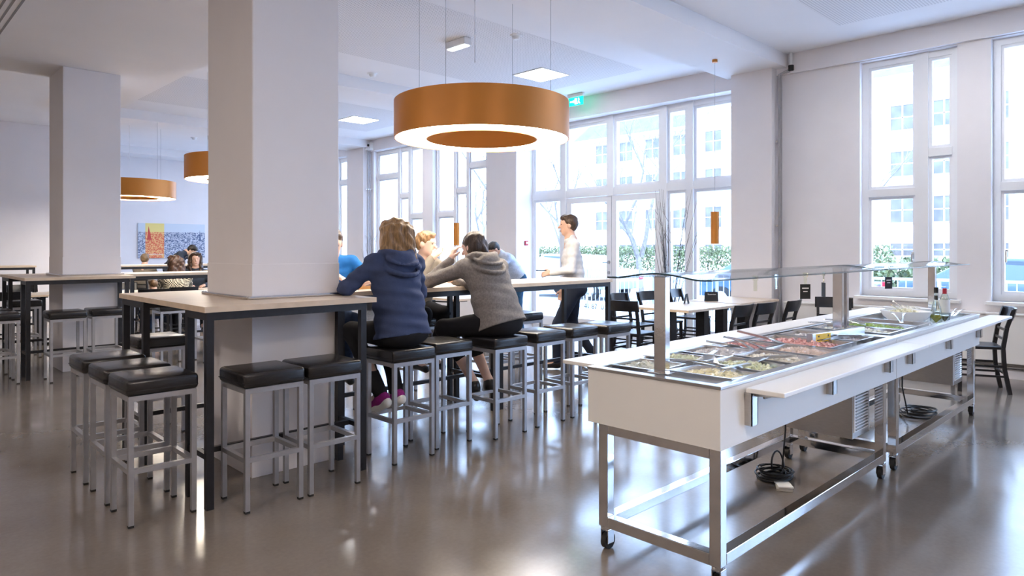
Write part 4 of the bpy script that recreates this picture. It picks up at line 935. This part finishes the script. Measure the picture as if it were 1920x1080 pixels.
def hand(F, w, d, up, side, curl=.6, s=1.0):
    """palm and five fingers from wrist w along d; up = back of the hand; side=+1 puts the thumb on d x up"""
    w = Vector(w); d = Vector(d).normalized(); up = Vector(up); up = (up - d * up.dot(d)).normalized(); r = d.cross(up) * side
    pc = w + d * .05 * s; F.cap(w, w + d * .03 * s, .024 * s, .026 * s, k=.015)
    for o in (-.024, -.008, .009, .025): F.cap(w + d * .02 * s + r * o * .7 * s, w + d * .085 * s + r * o * s, .014 * s, .0125 * s, k=.012)
    for o, L in ((.027, .068), (.009, .078), (-.009, .072), (-.026, .056)):
        p = w + d * .088 * s + r * o * s; q = d
        for j, fl in enumerate((.42, .32, .26)):
            a = curl * (.55 + .35 * j); q2 = (q * math.cos(a) - up * math.sin(a)).normalized(); up_ = up
            e = p + q2 * L * fl * s; F.cap(p, e, (.0092 - .0012 * j) * s, (.0086 - .0012 * j) * s, k=.004); p = e; q = q2
    p = w + d * .03 * s + r * .026 * s; t1 = (d * .65 + r * .75 - up * .2).normalized(); e = p + t1 * .036 * s; F.cap(p, e, .013 * s, .0105 * s, k=.010)
    t2 = (d * .9 + r * .3 - up * .25 * (1 + curl)).normalized(); F.cap(e, e + t2 * .034 * s, .0105 * s, .0082 * s, k=.005)
def person(label, loc, rz, P, top, low, shoe, skin='skin', hair=None, h=.009, style='plain', topm=None, category='person', hairstyle='short', sleeve=1.0, pant=1.0, wr=.003, fem=False, sc=1.0, coarse=False):
    """P: joints in the person's own frame, facing +y"""
    t = thing('person', label, category, loc, rz); V = {k: Vector(v) for k, v in P.items() if isinstance(v, tuple)}; s = sc
    pel, ch, nk, hd = V['pelvis'], V['chest'], V['neck'], V['head']; R = Euler((P.get('pitch', 0), P.get('roll', 0), P.get('yaw', 0))).to_matrix() if 'yaw' in P or 'pitch' in P else Matrix.Identity(3)
    def H(x, y, z): return hd + R @ (Vector((x, y, z)) * s)
    # ---- body (continuous)
    F = Field(h, .025)
    F.ell(H(0, .0, .028), (.074 * s, .092 * s, .088 * s), R, k=.02).ell(H(0, .022, -.045), (.058 * s, .068 * s, .070 * s), R, k=.03).cap(H(0, .05, -.088), H(0, .055, -.09), .024 * s, k=.025)
    F.cap(H(0, .088, .012), H(0, .112, -.022), .009 * s, .014 * s, k=.012); F.cap(H(-.03, .08, .03), H(.03, .08, .03), .012 * s, k=.015)
    F.cap(H(-.014, .092, -.062), H(.014, .092, -.062), .009 * s, k=.008)
    for q in (-1, 1):
        F.ell(H(q * .076, -.005, -.002), (.012 * s, .022 * s, .034 * s), R, k=.008); F.ell(H(q * .031, .094, .012), (.016 * s, .012 * s, .011 * s), R, k=.008, sub=True)
    F.cap(H(0, -.015, -.06), nk, .052 * s, .060 * s, k=.03); F.cap(nk, ch, .075 * s, .10 * s); F.cap(ch, pel, .095 * s, .10 * s, k=.05)
    for q, n in ((-1, 'L'), (1, 'R')):
        sh, el, wr_ = V['sh' + n], V['el' + n], V['wr' + n]; F.cap(ch + (sh - ch) * .3, sh, .06 * s, .05 * s); F.cap(sh, el, .045 * s, .038 * s); F.cap(el, wr_, .038 * s, .026 * s)
        hand(F, wr_, P.get('hd' + n, wr_ - el), P.get('hu' + n, (0, 0, 1)), P.get('ht' + n, -q), P.get('hc' + n, .5), s)
        hp = pel + Vector((q * .085, 0, -.02)) * s if 'hip' + n not in V else V['hip' + n]; kn, an = V['kn' + n], V['an' + n]
        F.cap(hp, kn, .075 * s, .052 * s); F.cap(kn, lerp(kn, an, .35), .05 * s, .052 * s); F.cap(lerp(kn, an, .35), an, .052 * s, .034 * s)
        td = Vector(P.get('toe' + n, (0, .2, -.03))); F.cap(an, an + td * .6 + Vector((0, 0, -.04)), .034 * s, .03 * s)
    obj('body', F.mesh('body', M[skin]), t)
    ey = MB()
    for q in (-1, 1): ey.lathe([(.001, -.006), (.005, -.004), (.0065, 0), (.005, .004), (.001, .006)], 10, tuple(H(q * .031, .0835, .012)))
    ey.build('eyes', M['eye'], t, smooth=True)
    MB().tube([H(-.024, .096, -.060), H(0, .1035, -.062), H(.024, .096, -.060)], [.003 * s, .0055 * s, .003 * s], 6).build('mouth', M['lips'], t, smooth=True)
    # ---- upper garment
    F = Field(h, .035); wd = .105 if fem else .12; up = (nk - pel).normalized()
    lat = (V['shR'] - V['shL']).normalized()
    lw = P.get('hem', -.03); bl = pel + up * lw
    bd = bl - up * .06
    for q in (-1, 1):
        F.cap(bd + lat * q * wd * .78 * s, lerp(pel, ch, .5) + lat * q * wd * .62 * s, .130 * s * P.get('bulk', 1), .108 * s * P.get('bulk', 1), k=.05); F.cap(lerp(pel, ch, .5) + lat * q * wd * .62 * s, ch + lat * q * wd * .66 * s, .108 * s * P.get('bulk', 1), .105 * s, k=.05)
    F.cap(bd, lerp(pel, ch, .8), .12 * s * P.get('bulk', 1), .11 * s, k=.06); F.cap(ch, nk, .11 * s, .062 * s, k=.05)
    for q, n in ((-1, 'L'), (1, 'R')):
        sh, el, wr_ = V['sh' + n], V['el' + n], V['wr' + n]; F.cap(nk - up * .03, sh, .058 * s, .062 * s, k=.05); F.cap(ch + lat * q * .1 * s, sh, .085 * s, .064 * s, k=.05)
        F.cap(sh, el, .063 * s, .052 * s, k=.03)
        if sleeve > .5: F.cap(el, lerp(el, wr_, sleeve), .053 * s, .036 * s, k=.03)
    if style == 'hoodie':
        fw = up.cross(lat).normalized() * -1.0; fw = fw if fw.y > 0 else -fw
        def N_(x, y, z): return nk + (lat * x + fw * y + up * z) * s
        F.ell(N_(0, -.085, -.075), (.125 * s, .060 * s, .095 * s), (.30, 0, 0), k=.02)              # bag of the hood on the back
        n_ = 18; pts = []
        for i in range(n_ + 1):
            a = math.radians(-150 + 300 * i / n_); pts.append(N_(.115 * math.sin(a), -.035 - .085 * math.cos(a), .012 - .030 * math.cos(a) ** 3))
        for i in range(n_): F.cap(pts[i], pts[i + 1], .026 * s, .026 * s, k=.012)                    # rolled rim around the neck
        pts = [N_(.135 * math.sin(a), -.075 - .075 * math.cos(a), -.085 - .085 * math.cos(a)) for a in np.linspace(-1.9, 1.9, 15)]
        for i in range(14): F.cap(pts[i], pts[i + 1], .014 * s, .014 * s, k=.014)                    # lower fold
        pts = [N_(.12 * math.sin(a), -.10 - .055 * math.cos(a), -.04 - .06 * math.cos(a)) for a in np.linspace(-1.8, 1.8, 13)]
        for i in range(12): F.cap(pts[i], pts[i + 1], .010 * s, .010 * s, k=.012)
        F.ell(N_(0, -.062, .035), (.075 * s, .048 * s, .055 * s), (.2, 0, 0), k=.015, sub=True)
    if style == 'shirt': F.cap(nk + Vector((-.04, -.01, .03)) * s, nk + Vector((.04, -.01, .03)) * s, .03 * s, k=.02)
    hemc = lambda X, Y, Z: -((X - bl.x) * up.x + (Y - bl.y) * up.y + (Z - bl.z) * up.z)
    g = obj('hoodie' if style == 'hoodie' else P.get('garment', 'shirt'), F.mesh('garment', topm or top, wr, 55, clip=hemc), t)
    # ---- trousers
    F = Field(h, .035)
    F.cap(pel + lat * -.075 * s + up * .0, pel + lat * .075 * s + up * .0, .108 * s, k=.05); F.ell(pel + Vector((0, -.04, -.035)) * s, (.165 * s, .11 * s, .095 * s), k=.05)
    for q, n in ((-1, 'L'), (1, 'R')):
        hp = pel + lat * q * .09 * s + Vector((0, 0, -.02)) if 'hip' + n not in V else V['hip' + n]; kn, an = V['kn' + n], V['an' + n]
        F.cap(hp, kn, .095 * s, .066 * s); F.cap(kn, lerp(kn, an, pant), .066 * s, (.050 if pant > .9 else .054) * s)
    cl = None
    hemt = lambda X, Y, Z: np.where((Z > pel.z - .25) & (Y + 0 * X < bl.y + .02), (X - bl.x) * up.x + (Y - bl.y) * up.y + (Z - bl.z) * up.z - .012, -1.0)
    if 'seat' in P: cl = lambda X, Y, Z: np.maximum(hemt(X, Y, Z), np.where((abs(X) < .2) & (abs(Y) < .2) & (Z > .58), P['seat'] - Z + 0 * (X + Y), -1.0))
    else: cl = hemt
    obj('trousers', F.mesh('trousers', low, .0025, 34, clip=cl), t)
    # ---- shoes
    for n in 'LR':
        an = V['an' + n]; td = Vector(P.get('toe' + n, (0, .2, -.03))); dn = Vector(P.get('sole', (0, 0, -1))); F = Field(min(h, .008), .02); td_ = td.normalized()
        F.cap(an + dn * .045 * s - td_ * .03, an + dn * .05 * s + td * .75, .040 * s, .034 * s, k=.03).cap(an + dn * .01 * s, an + dn * .04 * s, .042 * s, .044 * s, k=.03)
        sh_ = obj('shoe', F.mesh('shoe', shoe), t)
        if P.get('sneaker'):
            F = Field(min(h, .008), .012); F.cap(an + dn * .078 * s - td_ * .045, an + dn * .078 * s + td * .8, .036 * s, .034 * s, sq=None); obj('sole', F.mesh('sole', M['paper'], clip=None), sh_)
    # ---- hair
    if hair:
        F = Field(min(h, .008), .02)
        F.ell(H(0, -.018, .045), (.086 * s, .098 * s, .088 * s), R, k=.03)
        if hairstyle == 'long':
            for q in (-1, 0, 1): F.cap(H(q * .06, -.05, .03), H(q * .085, -.07, P.get('hairlen', -.2)), 0.062 * s, .046 * s, k=.03)
            for q in (-1, 1): F.cap(H(q * .07, .01, .05), H(q * .085, .02, P.get('hairlen', -.2) * .85), .034 * s, .026 * s, k=.03); F.ell(H(q * .03, .04, .10), (.055 * s, .045 * s, .03 * s), R, k=.02)
        elif hairstyle == 'plait':
            F.ell(H(-.03, -.03, .0), (.062 * s, .075 * s, .085 * s), R, k=.012).ell(H(.04, -.03, .0), (.055 * s, .075 * s, .085 * s), R, k=.012); F.cap(H(.0, -.08, -.03), H(.03, -.09, -.10), .04 * s, .03 * s)
        else:
            F.ell(H(0, -.045, -.0), (.078 * s, .062 * s, .075 * s), R, k=.03); F.ell(H(0, .045, .095), (.058 * s, .045 * s, .028 * s), R, k=.03)
        F.ell(H(0, .115, -.03), (.058 * s, .075 * s, .085 * s), R, k=.02, sub=True)
        amp = .009 if hairstyle == 'long' else .004
        hn = lambda X, Y, Z: amp * (np.sin(X * 95 + 6 * np.sin(Z * 13 + Y * 9)) * .5 + np.sin(Y * 80 + X * 40 + 5 * np.sin(Z * 16)) * .5)
        obj('hair', F.mesh('hair', hair, noise=hn), t)
    return t
def fabric(name, col, var=.08, scale=25, bump=.25, bscale=220): return mat(name, col, .85, var=var, scale=scale, bump=bump, bscale=bscale, spec=.25)
def hairmat(name, a):
    m = mat(name, a, .42, var=.45, scale=26, stretch=(3, 3, .5), bump=.5, bscale=40); return m
F_navy = fabric('navy_jersey', (.050, .070, .145)); F_grey = fabric('grey_marl_jersey', (.235, .215, .205), .18, 70); F_black = fabric('black_cloth', (.012, .012, .015)); F_jean = fabric('dark_jeans', (.022, .040, .085), .2)
F_navyt = fabric('dark_navy_trousers', (.016, .022, .04)); F_jeanb = fabric('blue_jeans', (.03, .09, .17), .2); F_blue = fabric('bright_blue_shirt', (.015, .14, .42)); F_olive = fabric('olive_grey_shirt', (.19, .165, .135)); F_dark = fabric('dark_slate_jacket', (.035, .045, .065)); F_cream = fabric('pale_shirt', (.68, .68, .70))
def striped(name, a, b, f):
    m, N, L, p = new_mat(name); tc = N.new('ShaderNodeTexCoord'); wv = N.new('ShaderNodeTexWave'); wv.inputs['Scale'].default_value = f; wv.bands_direction = 'X'; L.new(tc.outputs['Object'], wv.inputs[0])
    rp = N.new('ShaderNodeValToRGB'); rp.color_ramp.elements[0].color = (*a, 1); rp.color_ramp.elements[1].color = (*b, 1); L.new(wv.outputs[0], rp.inputs[0]); L.new(rp.outputs[0], p.inputs['Base Color']); setp(p, Roughness=.8); return m
def checked(name, a, b, f):
    m, N, L, p = new_mat(name); tc = N.new('ShaderNodeTexCoord'); ck = N.new('ShaderNodeTexChecker'); ck.inputs['Scale'].default_value = f; ck.inputs[1].default_value = (*a, 1); ck.inputs[2].default_value = (*b, 1)
    mp = N.new('ShaderNodeMapping'); mp.inputs['Rotation'].default_value = (0, .0, .3); L.new(tc.outputs['Object'], mp.inputs[0]); L.new(mp.outputs[0], ck.inputs[0]); L.new(ck.outputs[0], p.inputs['Base Color']); setp(p, Roughness=.85); return m
Sh_black = mat('black_leather_shoe', (.012, .011, .011), .35); Sh_purple = fabric('purple_sneaker_mesh', (.30, .025, .22), .2, 60)
# 1 the woman in the blue hoodie
person('woman in a navy blue hoodie seen from behind, leaning on the bar table', (2.78, 3.93, 0), 0,
       dict(pelvis=(.0, .0, .875), chest=(-.005, .075, 1.22), neck=(.0, .10, 1.385), head=(.035, .135, 1.52), pitch=-.12, yaw=-.35, shL=(-.165, .09, 1.325), shR=(.165, .085, 1.325), elL=(-.34, .17, 1.168), wrL=(-.17, .42, 1.155), elR=(.265, .16, 1.10), wrR=(.12, .46, 1.16),
            hipL=(-.10, .02, .85), hipR=(.09, .02, .85), knL=(-.17, .38, .84), knR=(.10, .38, .84), anL=(-.10, .12, .42), anR=(.045, .14, .42), toeL=(-.03, .19, -.10), toeR=(.02, .19, -.09), sole=(0, -.35, -.93), sneaker=True, hcL=.4, hcR=.5, hairlen=-.17, hem=-.055, seat=.757, bulk=1.06),
       F_navy, F_black, Sh_purple, 'skinpale', hairmat('light_brown_hair', (.27, .155, .065)), .0075, 'hoodie', hairstyle='long', fem=True, wr=.0065)
# 2 the woman in the grey hoodie
person('woman in a grey hoodie with dark hair, elbow on the bar table', (3.65, 3.90, 0), 0,
       dict(pelvis=(.03, -.01, .875), chest=(.015, .11, 1.19), neck=(-.005, .19, 1.345), head=(-.02, .25, 1.44), pitch=-.25, yaw=.25, shL=(-.16, .19, 1.28), shR=(.17, .15, 1.28), elL=(-.24, .55, 1.165), wrL=(-.12, .42, 1.34), elR=(.24, .40, 1.08), wrR=(.06, .58, 1.16),
            hdL=(.35, -.1, .9), huL=(-.9, .2, .2), hcL=.8, hipL=(-.09, .01, .85), hipR=(.10, .01, .85), knL=(-.24, .36, .80), knR=(.02, .40, .80), anL=(-.04, .22, .36), anR=(.10, .20, .36), toeL=(.12, .10, -.12), toeR=(.10, .16, -.06), sole=(0, -.1, -1), hem=-.05, seat=.757, bulk=1.10),
       F_grey, F_black, Sh_black, 'skinpale', hairmat('dark_brown_hair', (.035, .020, .014)), .0075, 'hoodie', hairstyle='plait', fem=True, pant=.50)
# 3 the boy across the table
person('fair haired boy in an olive shirt gesturing across the bar table', (3.98, 5.46, 0), PI,
       dict(pelvis=(0, 0, .875), chest=(-.03, .09, 1.19), neck=(-.04, .13, 1.34), head=(-.03, .18, 1.475), pitch=-.1, yaw=.45, shL=(-.19, .10, 1.275), shR=(.12, .13, 1.275), elL=(-.34, .34, 1.165), wrL=(-.12, .50, 1.16), elR=(.20, .36, 1.17), wrR=(.02, .33, 1.34),
            hdR=(-.35, .35, .45), huR=(.3, .5, .6), hcR=.2, hipL=(-.09, .02, .85), hipR=(.09, .02, .85), knL=(-.12, .36, .82), knR=(.12, .36, .82), anL=(-.10, .20, .38), anR=(.10, .20, .38), hem=-.01, seat=.757, garment='shirt'),
       F_olive, F_black, Sh_black, 'skinpale', hairmat('fair_brown_hair', (.26, .15, .07)), .009)
# 4 the man in the bright blue shirt behind the column
person('man in a bright blue shirt half hidden by the near column', (3.03, 5.46, 0), PI - .15,
       dict(pelvis=(0, 0, .875), chest=(.0, .10, 1.20), neck=(.0, .14, 1.37), head=(.0, .20, 1.475), pitch=-.35, yaw=-.2, shL=(-.20, .12, 1.30), shR=(.20, .12, 1.30), elL=(-.33, .30, 1.17), wrL=(-.20, .50, 1.20), elR=(.30, .30, 1.17), wrR=(.10, .50, 1.22),
            hdL=(.5, .6, -.3), hdR=(-.4, .6, -.3), hcL=.9, hcR=.9, hipL=(-.09, .02, .85), hipR=(.09, .02, .85), knL=(-.12, .36, .82), knR=(.12, .36, .82), anL=(-.10, .20, .38), anR=(.10, .20, .38), hem=-.01, seat=.757, garment='shirt'),
       F_blue, F_jean, Sh_black, 'skin', hairmat('cropped_hair', (.10, .07, .05)), .009, 'shirt', sleeve=.95)
# 5 the walking man
wm = person('walking man in a cream shirt and dark trousers before the glass door', (6.30, 5.36, 0), math.radians(45.6),
       dict(pelvis=(0, 0, .98), chest=(0, .03, 1.33), neck=(0, .04, 1.54), head=(0, .07, 1.715), pitch=-.03, shL=(-.19, .03, 1.47), shR=(.19, .03, 1.47), elL=(-.24, .06, 1.19), wrL=(-.18, .28, 1.15), elR=(.26, -.02, 1.17), wrR=(.25, .12, .93),
            hcL=.8, huL=(-.8, 0, .4), hcR=.5, hdR=(0, .25, -1), huR=(1, 0, 0), knL=(-.09, .20, .53), knR=(.09, .02, .52), anL=(-.09, .22, .10), anR=(.10, -.24, .15), toeL=(0, .2, -.01), toeR=(0, .17, -.08), hem=.0, garment='shirt'),
       F_cream, F_navyt, Sh_black, 'skin', hairmat('short_brown_hair', (.06, .035, .02)), .009, 'shirt', sc=1.04, wr=.005)
ph = thing('tablet', 'dark flat tablet carried by the walking man', 'tablet', (6.13, 5.60, 1.17), math.radians(45.6)); MB().box((-.07, -.02, -.004), (.07, .17, .006)).build('slab', M['card'], ph, bevel=.003); MB().box((-.06, -.01, .006), (.06, .16, .007)).build('screen', M['eye'], ph)
# 6 the bending man
person('man in a light blue striped shirt and jeans bending forward by the pier', (8.1, 8.15, 0), math.radians(75),
       dict(pelvis=(0, 0, .96), chest=(0, .20, 1.24), neck=(0, .34, 1.36), head=(0, .44, 1.42), pitch=-.75, shL=(-.19, .30, 1.30), shR=(.19, .30, 1.30), elL=(-.24, .42, 1.04), wrL=(-.15, .56, .86), elR=(.24, .42, 1.04), wrR=(.15, .56, .86),
            knL=(-.09, .03, .52), knR=(.09, .03, .52), anL=(-.09, -.03, .10), anR=(.09, -.03, .10), hem=.02, garment='shirt'),
       None, F_jeanb, Sh_black, 'skin', hairmat('black_cropped_hair', (.018, .014, .012)), .012, 'shirt', topm=fabric('light_blue_cotton', (.50, .57, .70), .12, 60))
# 7 far group on the left, seated on low chairs
SITL = dict(pelvis=(0, 0, .53), chest=(0, .05, .87), neck=(0, .07, 1.05), head=(0, .10, 1.20), shL=(-.18, .06, .98), shR=(.18, .06, .98), elL=(-.25, .18, .80), wrL=(-.12, .40, .79), elR=(.25, .18, .80), wrR=(.12, .40, .79), knL=(-.10, .38, .52), knR=(.10, .38, .52), anL=(-.10, .34, .10), anR=(.10, .34, .10), hem=-.04)
person('woman in a black and white checked coat with long brown hair, seen from behind', (3.78, 11.45, 0), 0, dict(SITL, yaw=.2, bulk=1.15, hairlen=-.22, garment='coat'), None, F_black, Sh_black, 'skinpale', hairmat('brown_long_hair', (.07, .035, .02)), .012, hairstyle='long', fem=True, topm=checked('checked_wool', (.55, .50, .38), (.012, .012, .015), 58))
person('woman with long brown hair facing us across the far low table', (4.55, 12.85, 0), math.radians(165), dict(SITL, head=(0, .10, 1.24), neck=(0, .07, 1.09), hairlen=-.22), F_dark, F_black, Sh_black, 'skin', hairmat('brown_hair_far', (.05, .025, .015)), .012, hairstyle='long', fem=True)
person('small brown haired child at the far low table', (3.36, 11.10, .14), math.radians(20), {k: (tuple(Vector(v) * .62) if isinstance(v, tuple) else v) for k, v in dict(SITL, yaw=.0, pitch=-.3).items()}, F_olive, F_jean, Sh_black, 'skin', hairmat('child_hair', (.12, .065, .03)), .011, sc=.66)
person('man in a dark jacket bending down in front of the poster', (5.44, 16.93, 0), math.radians(-134),
       dict(pelvis=(0, 0, .98), chest=(0, .22, 1.24), neck=(0, .38, 1.36), head=(0, .50, 1.40), pitch=-.8, shL=(-.20, .32, 1.31), shR=(.20, .32, 1.31), elL=(-.26, .44, 1.02), wrL=(-.15, .58, .86), elR=(.26, .44, 1.02), wrR=(.15, .58, .86), knL=(-.09, .03, .52), knR=(.09, .03, .52), anL=(-.09, -.03, .10), anR=(.09, -.03, .10), hem=-.06, bulk=1.15, garment='jacket'),
       F_dark, F_black, Sh_black, 'skin', hairmat('black_hair_far', (.015, .012, .01)), .014)
person('light brown haired person seated beyond the bar table left of the poster', (4.88, 17.0, 0), math.radians(-40), dict(SITL, pelvis=(0, 0, .53)), F_olive, F_black, Sh_black, 'skin', hairmat('light_hair_far', (.20, .13, .07)), .014)
chair(3.78, 11.40, 90, 'black chair under the woman in the checked coat'); chair(4.56, 12.9, 255, 'black chair under the woman facing us'); chair(3.36, 11.12, 70, 'black chair under the child'); chair(4.88, 17.0, 50, 'black chair under the person left of the poster')
